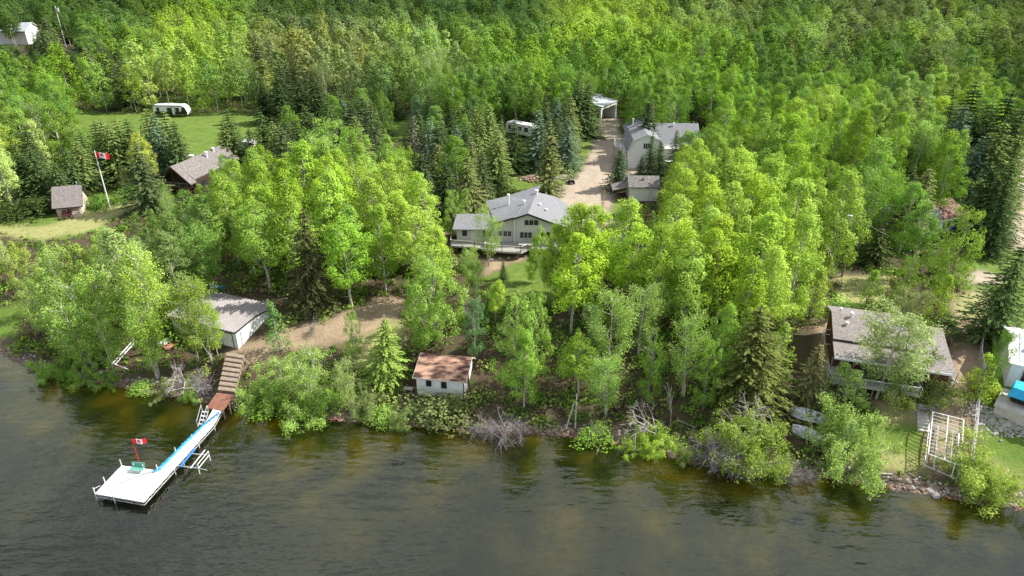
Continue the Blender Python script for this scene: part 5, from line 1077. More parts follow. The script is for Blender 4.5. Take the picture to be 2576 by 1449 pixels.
# foliage colour over the woods, cloud shadow on the far top painted in as darker tints: control points (picture position of the crown top, colour)
YG = (0.350, 0.495, 0.070); BG = (0.235, 0.395, 0.062); MG = (0.145, 0.265, 0.052); DG = (0.088, 0.160, 0.042); PY = (0.510, 0.570, 0.160)
PG = (0.320, 0.455, 0.120); OL = (0.310, 0.350, 0.125); DO = (0.165, 0.215, 0.075); LG_ = (0.285, 0.440, 0.090)
CP = [(340,420,MG),(280,430,MG),(220,400,MG),(1000,20,DG),(1150,30,DG),(1300,30,DG),(1150,55,MG),(1850,30,DO),(2000,25,MG),(2150,60,DO),(2250,100,MG),(2350,60,PG),(2350,120,DO),(2450,110,MG),(2550,30,DO),(2560,140,DG),(2200,140,MG),(1950,100,MG),(60,60,DG),(200,60,MG),(1480,150,MG),(1380,210,DG),(1250,190,MG),(1080,190,MG),(930,170,MG),(100,230,MG),(140,240,MG),(60,10,DG),(160,20,DG),(230,50,MG),(300,0,DG),(520,20,BG),(400,-30,DG),(700,0,DG),(800,10,DG),(900,-20,DG),(1200,-20,DG),(1700,-20,DG),(2000,-20,DG),(2300,-20,DO),(2500,-10,DG),(250,100,BG),(480,60,YG),(700,90,OL),(900,110,OL),(1000,60,PG),(150,180,BG),(320,180,PY),(480,190,LG_),(620,200,MG),(760,230,MG),(60,260,BG),(80,300,PY),(200,300,PY),(120,330,PY),
      (950,200,MG),(1080,110,PG),(1130,100,PG),(1250,100,BG),(1450,30,YG),(1600,30,YG),(1350,130,BG),(1300,20,DG),(1050,10,DG),(1200,200,MG),(1400,170,BG),(1550,120,BG),(1500,200,MG),(1650,150,BG),(1600,230,MG),(1800,10,PG),(1800,100,BG),
      (1900,60,MG),(2050,60,PG),(2250,30,DO),(2450,50,PG),(2560,100,DO),(1850,180,BG),(2000,150,MG),(2100,180,BG),(2250,160,MG),(2100,220,YG),(2300,190,PG),(2420,190,YG),(2480,220,BG),(2560,180,MG),(1750,260,MG),(1850,250,BG),(1900,300,YG),(2000,330,BG),
      (2150,300,BG),(1850,380,YG),(1750,420,YG),(2000,480,YG),(2100,560,YG),(1700,500,YG),(1950,560,YG),(2250,380,BG),(2400,420,BG),(2300,500,MG),(2450,550,YG),(900,300,BG),(980,260,LG_),(700,430,YG),(850,400,YG),(1000,400,YG),(1050,470,YG),(900,520,BG),
      (760,560,BG),(650,620,BG),(550,480,BG),(500,560,MG),(420,560,DO),(300,620,PG),(100,650,PG),(60,600,OL),(200,720,LG_),(450,720,YG),(600,700,MG),(850,680,MG),(1000,560,YG),(1080,620,BG),(1200,740,BG),(1300,760,LG_),(1380,560,YG),(1470,520,YG),
      (1500,700,BG),(1600,720,LG_),(1700,700,YG),(1850,720,YG),(1980,700,YG),(1650,850,BG),(1800,850,BG),(2000,760,BG),(2180,700,YG),(2300,720,PG),(2300,850,PG),(2150,920,PG),(2500,900,YG),(1900,950,MG),(1500,900,MG),(800,880,LG_),(700,900,LG_),(1100,850,BG)]
def tone(px, py, rng):
    ws = []; 
    for x, y, c in CP: d = (x - px) ** 2 + (1.6 * (y - py)) ** 2; ws.append((d, c))
    ws.sort(key=lambda a: a[0]); k = rng.random(); base = ws[0][1] if k < .7 else ws[1][1]
    t3 = [(1 / (a[0] + 900), a[1]) for a in ws[:4]]; sw = sum(a[0] for a in t3); avg = [sum(a[0] * a[1][i] for a in t3) / sw for i in range(3)]
    c = [base[i] * .3 + avg[i] * .7 for i in range(3)]; j = rng.uniform(.84, 1.14); g = rng.uniform(.94, 1.07)
    return (c[0] * j * g, c[1] * j, c[2] * j * rng.uniform(.7, 1.4))
SPC = [(0.060, 0.085, 0.032), (0.075, 0.090, 0.028), (0.050, 0.075, 0.035)]
TREES = []      # dicts
def put(kind, top, base_y=None, h=None, col=None, wf=1.0, rng=RNG, lean=None, proto=None, base_x=None):
    """place by the picture position of the top and of the foot (or a given height)"""
    if h is None:
        lo, hi = 0.5, 40.0
        for _ in range(26):
            m = (lo + hi) / 2; g = G(top[0], top[1], m)
            if proj(g.x, g.y, g.z)[1] < base_y: lo = m
            else: hi = m
        h = lo
    g = G(top[0], top[1], h)
    TREES.append(dict(kind=kind, x=g.x, y=g.y, z=g.z, h=h, wf=wf, col=col or (tone(top[0], top[1], rng) if 'spruce' not in kind else rng.choice(SPC)), px=top[0], py=top[1], rz=rng.random() * 6.28, proto=proto, hand=True))
sp_ = (.062, .085, .035); bl_ = (.085, .115, .085); br_ = (.135, .120, .060); dk_ = (.036, .052, .022); ol_ = (.12, .14, .05); gr_ = (.15, .135, .11)
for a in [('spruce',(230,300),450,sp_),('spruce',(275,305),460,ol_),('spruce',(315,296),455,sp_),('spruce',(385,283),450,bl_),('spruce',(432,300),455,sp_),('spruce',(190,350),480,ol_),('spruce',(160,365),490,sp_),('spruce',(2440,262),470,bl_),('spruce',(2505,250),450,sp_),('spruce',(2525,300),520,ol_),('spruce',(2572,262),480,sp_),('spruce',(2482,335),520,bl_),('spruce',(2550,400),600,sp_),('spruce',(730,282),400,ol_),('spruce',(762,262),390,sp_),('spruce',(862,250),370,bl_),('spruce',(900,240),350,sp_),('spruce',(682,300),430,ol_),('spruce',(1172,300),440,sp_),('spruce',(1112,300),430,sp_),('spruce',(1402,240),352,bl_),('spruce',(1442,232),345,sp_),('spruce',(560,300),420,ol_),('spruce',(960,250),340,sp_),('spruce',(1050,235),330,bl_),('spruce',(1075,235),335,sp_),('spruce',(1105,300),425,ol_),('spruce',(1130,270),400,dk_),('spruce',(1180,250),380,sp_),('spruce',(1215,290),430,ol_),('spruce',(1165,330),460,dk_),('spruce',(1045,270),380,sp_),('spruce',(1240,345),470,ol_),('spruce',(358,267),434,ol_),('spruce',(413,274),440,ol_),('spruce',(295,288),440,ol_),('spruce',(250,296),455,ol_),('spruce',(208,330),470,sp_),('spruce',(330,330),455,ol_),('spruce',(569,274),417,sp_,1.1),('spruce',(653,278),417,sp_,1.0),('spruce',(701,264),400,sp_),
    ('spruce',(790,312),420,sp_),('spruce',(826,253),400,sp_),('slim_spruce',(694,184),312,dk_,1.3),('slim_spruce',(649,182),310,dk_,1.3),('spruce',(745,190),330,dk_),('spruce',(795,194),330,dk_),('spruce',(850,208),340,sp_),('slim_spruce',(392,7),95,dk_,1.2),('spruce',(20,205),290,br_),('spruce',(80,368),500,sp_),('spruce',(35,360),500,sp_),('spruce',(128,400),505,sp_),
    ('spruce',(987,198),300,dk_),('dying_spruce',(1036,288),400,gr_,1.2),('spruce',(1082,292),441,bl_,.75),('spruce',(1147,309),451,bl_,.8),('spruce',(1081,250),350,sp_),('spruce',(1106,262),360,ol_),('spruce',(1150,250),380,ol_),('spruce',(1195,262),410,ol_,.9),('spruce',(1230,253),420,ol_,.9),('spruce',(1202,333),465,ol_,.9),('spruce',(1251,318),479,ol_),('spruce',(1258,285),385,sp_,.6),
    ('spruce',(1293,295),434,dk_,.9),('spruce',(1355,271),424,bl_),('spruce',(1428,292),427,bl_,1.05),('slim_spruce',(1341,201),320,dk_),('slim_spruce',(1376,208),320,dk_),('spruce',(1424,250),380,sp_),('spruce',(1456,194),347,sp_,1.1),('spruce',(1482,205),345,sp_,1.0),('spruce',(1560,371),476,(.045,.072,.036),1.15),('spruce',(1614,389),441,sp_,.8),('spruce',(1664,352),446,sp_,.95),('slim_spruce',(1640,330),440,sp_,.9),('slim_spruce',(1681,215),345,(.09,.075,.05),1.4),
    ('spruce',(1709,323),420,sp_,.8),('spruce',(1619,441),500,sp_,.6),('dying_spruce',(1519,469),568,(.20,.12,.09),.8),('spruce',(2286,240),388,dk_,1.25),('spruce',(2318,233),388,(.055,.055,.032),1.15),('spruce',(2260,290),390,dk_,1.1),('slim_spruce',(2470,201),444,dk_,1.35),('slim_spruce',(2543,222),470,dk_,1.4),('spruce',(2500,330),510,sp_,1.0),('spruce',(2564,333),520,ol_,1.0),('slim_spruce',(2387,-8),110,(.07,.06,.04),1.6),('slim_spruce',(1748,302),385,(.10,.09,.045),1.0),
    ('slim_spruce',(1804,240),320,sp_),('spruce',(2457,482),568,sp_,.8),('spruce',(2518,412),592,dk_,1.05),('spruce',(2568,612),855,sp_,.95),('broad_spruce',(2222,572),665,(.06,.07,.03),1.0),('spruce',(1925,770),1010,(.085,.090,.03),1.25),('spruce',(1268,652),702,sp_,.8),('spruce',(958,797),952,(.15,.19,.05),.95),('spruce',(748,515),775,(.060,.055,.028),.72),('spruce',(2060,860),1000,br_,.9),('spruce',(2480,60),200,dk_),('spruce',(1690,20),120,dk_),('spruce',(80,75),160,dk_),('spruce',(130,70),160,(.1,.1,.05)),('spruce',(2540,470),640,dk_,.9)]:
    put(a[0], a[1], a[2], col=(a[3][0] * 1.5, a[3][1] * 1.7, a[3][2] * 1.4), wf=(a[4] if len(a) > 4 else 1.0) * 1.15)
for a in [('spruce',(622,318),432,sp_,1.0),('aspen',(560,388),505,BG,1.0),('aspen',(603,405),530,YG,1.0),('aspen',(535,425),545,BG,.95),('aspen',(505,462),580,BG,.9),('aspen',(660,420),560,YG,1.1),('birch',(400,480),590,PG,.9),('birch',(455,505),610,PG,.9),('poplar',(1135,480),600,LG_,.9),('poplar',(1165,470),570,LG_,.7),('aspen',(1463,505),762,None,1.25),('aspen',(1428,518),740,None,1.2),('aspen',(1501,520),775,None,1.25),('aspen',(1480,560),795,None,1.1),('aspen',(1400,565),770,None,.9),('aspen',(1360,572),712,None,.9),('aspen',(1390,612),752,None,1.1),('aspen',(1440,600),790,None,.9),('aspen',(1338,628),712,None,1.0),('birch',(1227,513),668,PG,.95),('birch',(1171,606),735,PG,1.0),('birch',(1195,640),770,MG,.9),
    ('poplar',(1088,622),865,LG_,1.1),('poplar',(1060,690),880,BG,1.0),('aspen',(1244,697),812,YG,1.2),('poplar',(1192,752),905,(.16,.28,.12),.75),('snag',(1190,742),905,None,.8),('poplar',(1298,745),985,LG_,.85),('poplar',(1340,745),960,LG_,.7),('aspen',(1320,840),1030,BG,1.1),('birch',(1548,712),962,PG,1.05),('birch',(1622,702),900,PG,1.1),('birch',(1665,692),880,PG,.9),('poplar',(1645,845),1012,BG,.75),('young',(1380,815),885,BG,1.0),('young',(1455,822),910,BG,1.0),('birch',(1495,760),900,MG,.9),
    ('birch',(312,628),948,YG,.9),('birch',(330,720),955,LG_,.9),('birch',(441,686),915,(.26,.36,.06),1.0),('birch',(486,690),915,(.26,.36,.06),1.0),('birch',(515,745),900,YG,.9),('poplar',(243,585),790,PG,.95),('poplar',(104,634),860,PG,1.15),('poplar',(60,700),845,PG,1.0),('poplar',(215,676),905,LG_,.9),('birch',(160,690),930,LG_,1.1),('birch',(120,760),925,LG_,1.1),('birch',(235,770),945,LG_,1.0),('poplar',(180,800),945,LG_,.8),
    ('young',(685,766),884,(.17,.32,.09),1.3),('snag',(780,784),876,None,.6),('poplar',(876,778),905,LG_,.7),('young',(2199,680),800,(.2,.34,.04),1.3),('birch',(2304,718),850,(.27,.31,.12),1.4),('poplar',(2310,805),1000,(.33,.42,.17),1.35),('birch',(2270,765),998,(.36,.44,.18),1.6),('poplar',(2453,520),775,(.24,.36,.06),.95),('aspen',(2335,520),712,MG,1.3),('poplar',(2300,640),760,BG,.8),('birch',(2540,800),1010,MG,.6),
    ('young',(2120,915),1010,PG,1.9),('young',(2165,930),1030,PG,1.7),('young',(2490,890),1000,YG,1.5),('poplar',(1795,850),1030,BG,.7),('birch',(1750,770),1000,LG_,1.0),('aspen',(1840,760),960,BG,1.0),('birch',(690,895),1010,PG,1.7),('birch',(775,875),1020,PG,1.5),('willow',(640,940),1022,LG_,.9),('willow',(725,945),1036,LG_,1.0),('birch',(862,900),1036,(.30,.37,.13),1.3),('willow',(800,960),1040,LG_,.8),('willow',(905,975),1046,(.26,.33,.12),.7),('bush',(668,985),1036,BG,1.6),
    ('dead',(1640,985),1118,None,1.0),('dead',(1660,1000),1118,None,.8),('dead',(1920,975),1130,None,1.0),('dead',(1970,1010),1135,None,.8),('snag',(1700,960),1075,None,.8),('dead',(1648,815),900,None,.5),('snag',(2145,960),1060,None,.5),('snag',(430,880),1000,None,.7),('dead',(450,890),1000,None,.6),
    ('snag',(2145,15),120,None,1.5),('snag',(2180,20),125,None,1.4),('snag',(2280,65),160,None,1.3),('snag',(2418,85),165,None,1.3),('snag',(2245,105),150,None,1.2),('snag',(1340,470),560,None,.1) if False else ('snag',(2040,20),100,None,1.0),('snag',(1130,110),190,None,1.2),('snag',(880,120),190,None,1.1),('snag',(920,135),195,None,1.2),('snag',(1975,180),235,None,1.0),('snag',(2340,70),150,None,1.2),('snag',(2500,100),180,None,1.2),('snag',(1760,180),260,None,.9),('snag',(2210,60),140,None,1.1)]:
    put(a[0], a[1], a[2], col=a[3], wf=a[4])
for a in [('willow',(2490,1118),1222,(.36,.46,.10),1.1),('willow',(2465,1145),1225,(.36,.46,.10),.8),('willow',(2520,1150),1232,(.36,.46,.10),.8),('willow',(2492,1165),1240,(.33,.43,.09),.8),('willow',(1640,1070),1128,YG,1.1),('willow',(1618,1100),1140,YG,.9),('willow',(1880,1025),1150,(.26,.35,.07),.95),('willow',(1912,1050),1165,(.28,.38,.07),.8),('willow',(1835,1050),1145,(.30,.40,.08),.7),('willow',(2155,1060),1185,PG,.85),('willow',(110,885),945,LG_,1.0),('willow',(150,900),955,BG,.9),('willow',(205,915),963,LG_,.9),('willow',(262,925),968,BG,.8),('bush',(345,948),985,LG_,1.2),('willow',(405,948),992,(.30,.37,.13),.9),('willow',(470,965),1006,LG_,.8),('willow',(1000,1010),1066,(.24,.32,.10),.9),('bush',(950,1015),1060,LG_,1.3),('bush',(1500,1062),1108,BG,1.5),('willow',(1735,1105),1160,(.22,.30,.08),.8),('willow',(1975,1155),1200,(.26,.35,.07),.5),('willow',(2140,980),1090,PG,.9),
    ('bush',(1395,385),432,(.24,.29,.10),1.5),('willow',(2350,890),1000,(.22,.27,.08),.9),('willow',(2300,930),1010,(.20,.26,.06),.8),('bush',(2115,740),790,PG,1.7),('bush',(2490,935),985,(.3,.36,.05),1.2),('bush',(820,975),1032,LG_,1.0),('bush',(1090,975),1040,(.20,.25,.09),1.6),('bush',(1130,990),1055,(.17,.2,.07),1.5),('bush',(60,480),540,(.07,.10,.03),2.0),('bush',(20,500),545,(.07,.10,.03),1.6),
    ('bush',(250,480),520,MG,1.6),('bush',(330,455),500,MG,1.6),('bush',(380,460),500,BG,1.6),('bush',(110,490),530,(.10,.10,.06),1.6),('thicket',(1210,1040),1100,None,0.90),('thicket',(1270,1040),1108,None,0.98),('thicket',(1240,1060),1105,None,0.83),('thicket',(1310,1050),1105,None,0.68),('thicket',(1800,1085),1174,None,0.98),('thicket',(1845,1115),1190,None,0.98),('thicket',(1895,1125),1194,None,0.90),('thicket',(1990,1160),1212,None,0.98),('thicket',(2040,1175),1218,None,0.90),
    ('thicket',(1500,1060),1105,None,0.83),('thicket',(440,940),985,None,0.98),('thicket',(490,930),985,None,0.90),('thicket',(505,945),1000,None,0.90),('thicket',(780,810),840,None,0.75)]:
    put(a[0], a[1], a[2], col=a[3], wf=a[4])

# parts of the view that nearer trees leave open: polygon, distance of what stands there
KV = [([(-60,548),(125,522),(128,478),(214,476),(218,520),(330,492),(405,490),(335,528),(220,588),(120,604),(-60,575)],128),
 ([(236,378),(274,378),(285,525),(262,525)],126), ([(424,455),(440,424),(500,398),(545,376),(540,395),(490,458),(484,482),(440,484)],140), ([(228,284),(640,284),(640,345),(560,400),(470,398),(452,360),(380,330),(240,330)],205),
 ([(995,300),(1052,300),(1048,355),(1000,350)],200), ([(1270,295),(1345,300),(1345,335),(1275,335)],172), ([(1500,240),(1552,240),(1572,330),(1577,400),(1532,440),(1522,525),(1390,505),(1235,502),(1262,465),(1450,430),(1450,362),(1492,350)],195),
 ([(1568,345),(1625,312),(1715,335),(1685,375),(1655,400),(1650,432),(1572,432)],150), ([(1572,446),(1650,446),(1650,498),(1572,498)],128), ([(1138,545),(1165,538),(1225,500),(1352,478),(1412,520),(1405,565),(1340,600),(1340,642),(1138,640)],112),
 ([(1228,668),(1330,650),(1332,735),(1262,715),(1228,700)],104), ([(1532,572),(1572,572),(1572,625),(1532,625)],108), ([(1070,585),(1120,585),(1118,618),(1075,620)],105),
 ([(545,745),(668,768),(662,880),(600,882),(568,850)],82), ([(565,885),(650,865),(700,832),(830,802),(860,870),(800,872),(700,882),(640,920),(580,930)],92), ([(835,800),(960,748),(1012,762),(1004,800),(985,850),(980,900),(930,915),(880,890)],92), ([(2145,585),(2300,585),(2330,690),(2145,700)],92),
 ([(555,925),(612,928),(595,1000),(540,1030),(510,1020)],78), ([(1040,893),(1192,905),(1190,1005),(1040,1000)],72), ([(285,850),(425,850),(425,940),(285,945)],80), ([(2100,776),(2262,790),(2262,895),(2308,915),(2306,972),(2205,960),(2100,905)],82), ([(2358,855),(2412,860),(2412,972),(2360,972)],80),
 ([(2400,740),(2472,722),(2482,770),(2472,935),(2432,1050),(2340,1035),(2222,1010),(2215,1062),(2225,1090),(2140,1182),(2455,1232),(2460,1050),(2576,1020),(2576,850),(2525,850),(2500,900),(2470,850)],95),
 ([(1980,1022),(2092,1040),(2085,1108),(1990,1085)],70), ([(2115,692),(2230,700),(2200,745),(2115,750)],100), ([(2500,600),(2576,600),(2576,700),(2500,720)],108), ([(2540,400),(2576,400),(2576,600),(2545,600)],140), ([(-60,790),(50,785),(45,850),(-60,860)],86),
 ([(560,700),(600,700),(620,745),(560,745)],0), ([(2365,540),(2412,530),(2425,590),(2368,590)],126), ([(120,460),(190,450),(195,480),(130,490)],140), ([(985,838),(1002,838),(1000,905),(985,905)],76), ([(2055,820),(2108,820),(2108,900),(2055,900)],84), ([(2125,555),(2145,555),(2125,700),(2110,700)],100),
 ([(-20,80),(80,85),(80,108),(-20,105)],380), ([(140,40),(170,40),(178,118),(160,118)],370), ([(2190,388),(2330,388),(2330,408),(2190,408)],170)]
KVB = [(min(p[0] for p in P), max(p[0] for p in P), min(p[1] for p in P), max(p[1] for p in P), P, yy) for P, yy in KV]
FOOT = [(-2,109,9),(3,110,8),(-38,83,7),(-8.5,71,4),(-81.5,123,4),(-66,139,7),(28,142,6),(38,150,8),(25,128,4.5),(21.5,129,3),(24,190,6),(13.5,106,2.5),(42,72,8),(50,70,5),(60,70,7),(62,66,6),(46,61,5),(-37,70,3),(55,116,6),(44,118,7),(45,165,9),(-0,174,6),(-94,194,6),(-225,372,20),(-44,127,4)]
def blocked(x, y, z, h, R, lo=.3):
    bx, by = proj(x, y, z)
    for P in LAWNS + GRAVEL + DIRT:
        if inpoly(bx, by, P): return True
    for fx, fy, r in FOOT:
        if (x - fx) ** 2 + (y - fy) ** 2 < (r + 1) ** 2: return True
    for t in (lo, .5, .7, .88, 1.0):
        rr = R * (0.95 if t < .9 else .4)
        for s in (-1, 0, 1):
            px, py = proj(x + s * rr, y, z + h * t)
            for a, b, c, d, P, yy in KVB:
                if y < yy and a < px < b and c < py < d and inpoly(px, py, P): return True
    return False
CELL = {}
def near_tree(x, y, s):
    cx, cy = int(x // 8), int(y // 8)
    for i in (-1, 0, 1):
        for j in (-1, 0, 1):
            for a, b in CELL.get((cx+i, cy+j), ()):
                if (a-x)**2 + (b-y)**2 < s*s: return True
    return False
def reg_pos(x, y): CELL.setdefault((int(x // 8), int(y // 8)), []).append((x, y))
for t in TREES:
    if t['kind'] not in ('bush', 'thicket', 'willow'): reg_pos(t['x'], t['y'])
SPZ = [(720,230,110,.8),(300,340,110,.7),(1150,320,110,.9),(1300,330,130,.92),(1420,280,90,.85),(870,240,70,.6),(2400,330,140,.30),(2520,400,120,.5),(110,90,70,.5),(60,430,90,.5),(1700,280,90,.25),(400,40,40,.4),(2400,40,80,.3),(1850,30,100,.15),(620,150,60,.3),(1000,60,70,.3),(2150,110,90,.2),(1600,60,60,.15),(250,20,120,.3)]
rg = random.Random(77)
def fill(n, y0, y1, sp, hr, far=False):
    for _ in range(n):
        y = math.sqrt(rg.uniform(y0*y0, y1*y1)); x = rg.uniform(-1, 1) * (y * .80 + 14)
        d = y - float(np.interp(x, SHX, SHY))
        if d < 2.5 or near_tree(x, y, sp): continue
        z = terr(x, y); px, py = proj(x, y, z + 15)
        if px < -90 or px > 2660: continue
        pS = .03
        for a, b, r, p in SPZ:
            if (a-px)**2 + (b-py)**2 < r*r: pS = p
        k = rg.random(); h = rg.uniform(*hr)
        if k < pS: kind = rg.choice(['spruce', 'spruce', 'slim_spruce']); h *= .9; col = tuple(v * 1.55 for v in rg.choice([sp_, sp_, dk_, ol_]))
        else:
            k = rg.random()
            if py > 640 and d < 26: kind = 'birch' if k < .30 else ('poplar' if k < .55 else ('young' if k < .75 else 'aspen')); h = rg.uniform(8, 14)
            else: kind = 'aspen' if k < .86 else ('poplar' if k < .93 else 'birch')
            if 1640 < px < 2140 and 340 < py < 720: kind = 'aspen'; h = rg.uniform(13, 16.5)
            if kind == 'young': h = rg.uniform(5, 8)
            col = tone(px, py, rg)
            if y > 190: col = tuple(v * (.90 if y < 330 else .84) for v in col)  # far woods darkened further, cloud shadow put into the crown colour
        P0 = PROTO[kind][0]; R = P0['R'] * h / P0['h']; wf = rg.uniform(.85, 1.2) * (1.30 if far else 1.22)
        if not far and blocked(x, y, z, h, R * wf): 
            if kind in ('spruce', 'slim_spruce') or rg.random() < .15: continue
            h = rg.uniform(4, 8); kind = 'young'; R = 1.5 * h / 8
            if blocked(x, y, z, h, R): continue
            col = tone(px, py, rg); wf = rg.uniform(1, 1.4)
        reg_pos(x, y); TREES.append(dict(kind=kind, x=x, y=y, z=z, h=h, wf=wf, col=col, px=px, py=py, rz=rg.random()*6.28, proto=None, hand=False))
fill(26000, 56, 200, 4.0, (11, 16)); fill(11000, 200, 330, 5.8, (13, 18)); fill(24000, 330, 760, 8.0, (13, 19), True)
# choose which stand as trees of their own
NOUN = {'aspen': ('aspen_tree', 'aspen'), 'poplar': ('poplar_tree', 'poplar'), 'young': ('young_tree', 'young tree'), 'birch': ('birch_tree', 'birch'), 'spruce': ('spruce_tree', 'spruce'), 'slim_spruce': ('spruce_tree', 'narrow spruce'),
        'broad_spruce': ('spruce_tree', 'broad spreading spruce'), 'dying_spruce': ('spruce_tree', 'half-dead spruce'), 'dead': ('dead_tree', 'bare dead tree'), 'snag': ('dead_tree', 'bare dead trunk'), 'thicket': ('leafless_thicket', 'leafless grey thicket'), 'bush': ('bush', 'bush'), 'willow': ('willow_bush', 'willow bush')}
cnt = {}
TREES.sort(key=lambda t: (not t['hand'], t['y']))
solo, merged = [], []
for t in TREES:
    nm = NOUN[t['kind']][0]
    vis = -60 < t['px'] < 2640
    if vis and cnt.get(nm, 0) < 300 and (t['hand'] or t['y'] < 260): cnt[nm] = cnt.get(nm, 0) + 1; solo.append(t)
    else: merged.append(t)
def tword(t):
    r, g, b = t['col']
    if t['kind'] in ('dead', 'snag', 'thicket'): return ''
    if 'spruce' in t['kind']:
        return 'bluish ' if b > .06 and g > .1 and r < .1 else ('brownish ' if r > g * .98 else ('olive ' if g > .11 else ('very dark ' if g < .065 else 'dark green ')))
    if g > .29: return 'bright yellow-green ' if b < .05 else 'pale green '
    if r > g * .8: return 'olive '
    if g > .21: return 'fresh green '
    return 'mid-green ' if g > .14 else 'dark green '
LM = [(170,520,'the tan lawn cabin'),(262,500,'the white flagpole'),(470,460,'the dark log house'),(435,283,'the camper on the field'),(610,820,'the metal-roofed garage'),(1290,570,'the grey main house'),(1430,480,'the driveway bend'),(1525,290,'the open carport'),(1640,390,'the barn-roofed house'),(1610,480,'the shake-roofed white shed'),
      (1310,318,'the white trailer'),(1552,600,'the gambrel garden shed'),(1115,960,'the rusty-roofed boathouse'),(850,860,'the dirt path'),(580,960,'the timber shore steps'),(2250,870,'the brown-roofed lakeside house'),(2385,1100,'the white canopy frame'),(2128,640,'the transformer pole'),(2385,570,'the blue-walled bungalow'),(2560,520,'the right-hand gravel road'),
      (2030,1065,'the tarped boats'),(1280,700,'the front lawn'),(1435,1060,'the pale waterline stakes'),(1735,1075,'the pale fallen log'),(350,900,'the L-shaped dock frame'),(160,80,'the far utility pole'),(625,390,'the flat-topped trailer'),(992,880,'the black lamp post'),(2260,410,'the white-roofed building'),(2490,585,'the silver car'),(20,820,'the lower left bank'),(2540,1010,'the blue tarped boat'),(340,440,'the grey car by the spruces'),(158,472,'the utility trailer'),(1385,450,'the wood piles'),(655,460,'the half-hidden tan shed')]
groups = {}
for t in solo:
    bx, by = proj(t['x'], t['y'], t['z']); t['bx'], t['by'] = bx, by
    l = min(LM, key=lambda l: (l[0]-bx)**2 + (1.5*(l[1]-by))**2); dx, dy = bx - l[0], by - l[1]
    rel = ('right of' if dx > 0 else 'left of') if abs(dx) > 1.3 * abs(dy) else ('in front of' if dy > 0 else 'behind')
    dist = math.hypot(dx, dy); rel = ('far ' if dist > 260 and 'of' in rel and 'front' not in rel else '') + rel
    if dist > 260 and rel == 'behind': rel = 'far behind'
    sz = '' if t['kind'] in ('thicket', 'bush', 'willow', 'young') else ('tall ' if t['h'] > 16 else ('short ' if t['h'] < 10.5 else ''))
    t['key'] = (sz + tword(t) + NOUN[t['kind']][1], rel + ' ' + l[2]); groups.setdefault(t['key'], []).append(t)
ORD = ['first','second','third','fourth','fifth','sixth','seventh','eighth','ninth','tenth','eleventh','twelfth','thirteenth','fourteenth','fifteenth','sixteenth','seventeenth','eighteenth','nineteenth','twentieth']
for key, ts_ in groups.items():
    ts_.sort(key=lambda t: t['bx']); n = len(ts_)
    for i, t in enumerate(ts_):
        if n == 1: suf = ''
        elif n == 2: suf = ', ' + ('left' if i == 0 else 'right') + ' of two'
        elif i == 0: suf = ', leftmost one'
        elif i == n - 1: suf = ', rightmost one'
        elif i < 14: suf = ', %s from left' % ORD[i]
        else: suf = ', %s from right' % ORD[min(n - 1 - i, 19)]
        t['label'] = key[0] + ' ' + key[1] + suf
GRP = {'aspen_tree': 'aspens in the woods', 'poplar_tree': 'poplars in the woods', 'young_tree': 'young trees', 'birch_tree': 'birches', 'spruce_tree': 'spruces', 'dead_tree': 'dead trees', 'leafless_thicket': 'leafless thickets on the shore', 'bush': 'bushes', 'willow_bush': 'willow bushes on the bank'}
CAT = {'leafless_thicket': 'thicket', 'bush': 'bush', 'willow_bush': 'bush'}
for t in solo:
    ps = PROTO[t['kind']]; p = ps[rg.randrange(len(ps))] if t['proto'] is None else ps[t['proto']]
    nm = NOUN[t['kind']][0]; e = bpy.data.objects.new(nm, None); COL.objects.link(e); e.empty_display_size = .5
    s = t['h'] / p['h']; sx = s * t['wf'] if t['kind'] not in ('dead', 'snag') else s * t['wf'] * 1.0
    if t['kind'] in ('aspen', 'poplar', 'young', 'birch', 'spruce', 'slim_spruce') and t['wf'] * s < .6 * s: sx = s
    if t['kind'] in ('bush', 'willow', 'thicket', 'dead'):   # these keep real width whatever the height solved
        s = max(.6, min(1.7, s)); sx = s * t['wf'] if t['kind'] != 'dead' else s
    e.location = (t['x'], t['y'], t['z'] - .1); e.scale = (sx, sx, s)
    e.rotation_euler = (rg.uniform(-.04, .04), rg.uniform(-.05, .05), t['rz'])
    tag(e, t['label'], CAT.get(nm, 'tree'), GRP[nm])
    for part in ('trunk', 'crown'):
        if p[part]:
            c = bpy.data.objects.new('branches' if part == 'trunk' and nm in ('leafless_thicket', 'bush', 'willow_bush') else part if part == 'trunk' else ('foliage' if nm in ('bush', 'willow_bush') else 'crown'), p[part]); COL.objects.link(c); c.parent = e
            if t['col']: c.color = (*t['col'], 1)
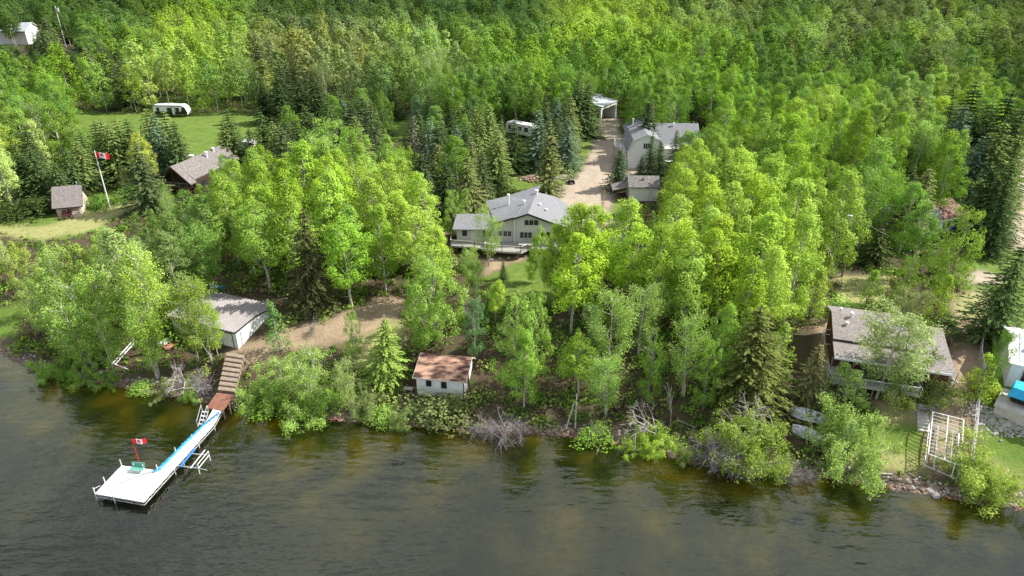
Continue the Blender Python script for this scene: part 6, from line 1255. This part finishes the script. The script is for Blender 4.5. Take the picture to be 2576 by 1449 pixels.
# the rest of the woods, one mesh for broadleaves and one for conifers
def merge(ts, name, leafm, label, cat, bark):
    Qs, Vs, Cs, TQ = [], [], [], []; rs = np.random.RandomState(5)
    for t in ts:
        ps = PROTO[t['kind']]; p = ps[rs.randint(len(ps))]
        if p['q'] is None: continue
        k = 2600 if t['y'] < 210 else (1300 if t['y'] < 330 else (430 if t['y'] < 520 else 200)); n = len(p['q']); k = min(k, n)
        if t['y'] > 250 and 'spruce' not in t['kind']:
            fq = (MIDP if t['y'] < 400 else FARP)[rs.randint(6)]; p = dict(p, q=fq[0], v=fq[1], h=16); n = len(fq[0]); k = n if t['y'] < 560 else 220
        ix = rs.choice(n, k, replace=False); q = p['q'][ix]; c = q.mean(1, keepdims=True); q = c + (q - c) * math.sqrt(n / k) * .92
        s = t['h'] / p['h']; sx = s * t['wf']; a = t['rz']; ca, sa = math.cos(a), math.sin(a)
        x = (q[..., 0] * ca - q[..., 1] * sa) * sx + t['x']; y = (q[..., 0] * sa + q[..., 1] * ca) * sx + t['y']; z = q[..., 2] * s + t['z']
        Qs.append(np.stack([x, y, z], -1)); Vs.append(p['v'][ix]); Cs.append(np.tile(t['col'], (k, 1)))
        if t['y'] < 420:
            r = .09; X0, Y0, z0, z1 = t['x'], t['y'], t['z'] - .2, t['z'] + t['h'] * .6; cs = [(X0 - r, Y0 - r), (X0 + r, Y0 - r), (X0 + r, Y0 + r), (X0 - r, Y0 + r)]
            for i in range(4): u, v = cs[i], cs[(i+1) % 4]; TQ.append([(u[0], u[1], z0), (v[0], v[1], z0), ((v[0]+X0)/2, (v[1]+Y0)/2, z1), ((u[0]+X0)/2, (u[1]+Y0)/2, z1)])
    TQ = np.array(TQ); Qa = np.concatenate(Qs + [TQ]); nT = len(TQ)
    me = qmesh(name, Qa, np.concatenate(Vs + [np.full(nT, .5)]), leafm, np.concatenate(Cs + [np.full((nT, 3), .3)])); me.materials.append(bark)
    mi = np.zeros(len(Qa), np.int32); mi[-nT:] = 1; me.polygons.foreach_set('material_index', mi)
    o = bpy.data.objects.new(name, me); COL.objects.link(o); o['kind'] = 'stuff'; tag(o, label, cat); return len(Qa)
M_WOODN = leaf_mat('woods_needles', 0.12, 'tcol')
n1 = merge([t for t in merged if 'spruce' not in t['kind']], 'broadleaf_forest', M_WOODS, 'endless light and dark green aspen forest filling the top of the view', 'forest', M_BARKW)
n2 = merge([t for t in merged if 'spruce' in t['kind']], 'spruce_forest', M_WOODN, 'dark spruces scattered through the distant aspen forest', 'forest', M_BARKD)
# undergrowth on the forest floor and the bank
rs = np.random.RandomState(31); Qs, Vs, Cs = [], [], []; made = 0
for _ in range(19000):
    y = math.sqrt(rs.uniform(48*48, 225*225)); x = rs.uniform(-1, 1) * (y * .8 + 8); d = y - float(np.interp(x, SHX, SHY))
    if d < .8: continue
    z = terr(x, y); bx, by = proj(x, y, z)
    if any(inpoly(bx, by, P) for P in LAWNS + GRAVEL + DIRT) or any((x-a)**2 + (y-b)**2 < r*r for a, b, r in FOOT): continue
    s = rs.uniform(.35, 1.0) * (1.3 if d < 14 else 1.15) * (1.5 if rs.rand() < .2 else 1); tx, ty = proj(x, y, z + s * 1.6)
    if any(a < tx < b and c < ty < dd and y < yy and inpoly(tx, ty, P) for a, b, c, dd, P, yy in KVB): s *= .35
    k = int(20 + 42 * s); dv = unit(rs.normal(size=(k, 3))); dv[:, 2] = np.abs(dv[:, 2]); P = dv * s * np.array([1.25, 1.25, 1.1]) * (rs.rand(k, 1) ** .5) + [x, y, z + .05]
    Qs.append(leafquads(P, unit(dv + rs.normal(size=(k, 3)) * .5 + [0, 0, .4]), (.11 + .05 * rs.rand(k)) * (1 + .3 * s), .6, rs)); Vs.append(np.clip(.5 + .3 * rs.normal(size=k), 0, 1))
    c = [(.17, .28, .045), (.12, .22, .04), (.25, .33, .08), (.18, .19, .08), (.20, .15, .10)][rs.choice(5, p=[.32, .28, .18, .14, .08])]; j = rs.uniform(.8, 1.2); Cs.append(np.tile(np.array(c) * j, (k, 1))); made += 1
me = qmesh('undergrowth', np.concatenate(Qs), np.concatenate(Vs), M_WOODS, np.concatenate(Cs)); o = bpy.data.objects.new('undergrowth', me); COL.objects.link(o); o['kind'] = 'stuff'; tag(o, 'low leafy undergrowth and brush covering the forest floor and bank', 'undergrowth')
print('TREES solo', len(solo), cnt, 'merged', len(merged), 'quads', n1, n2, 'under', made)
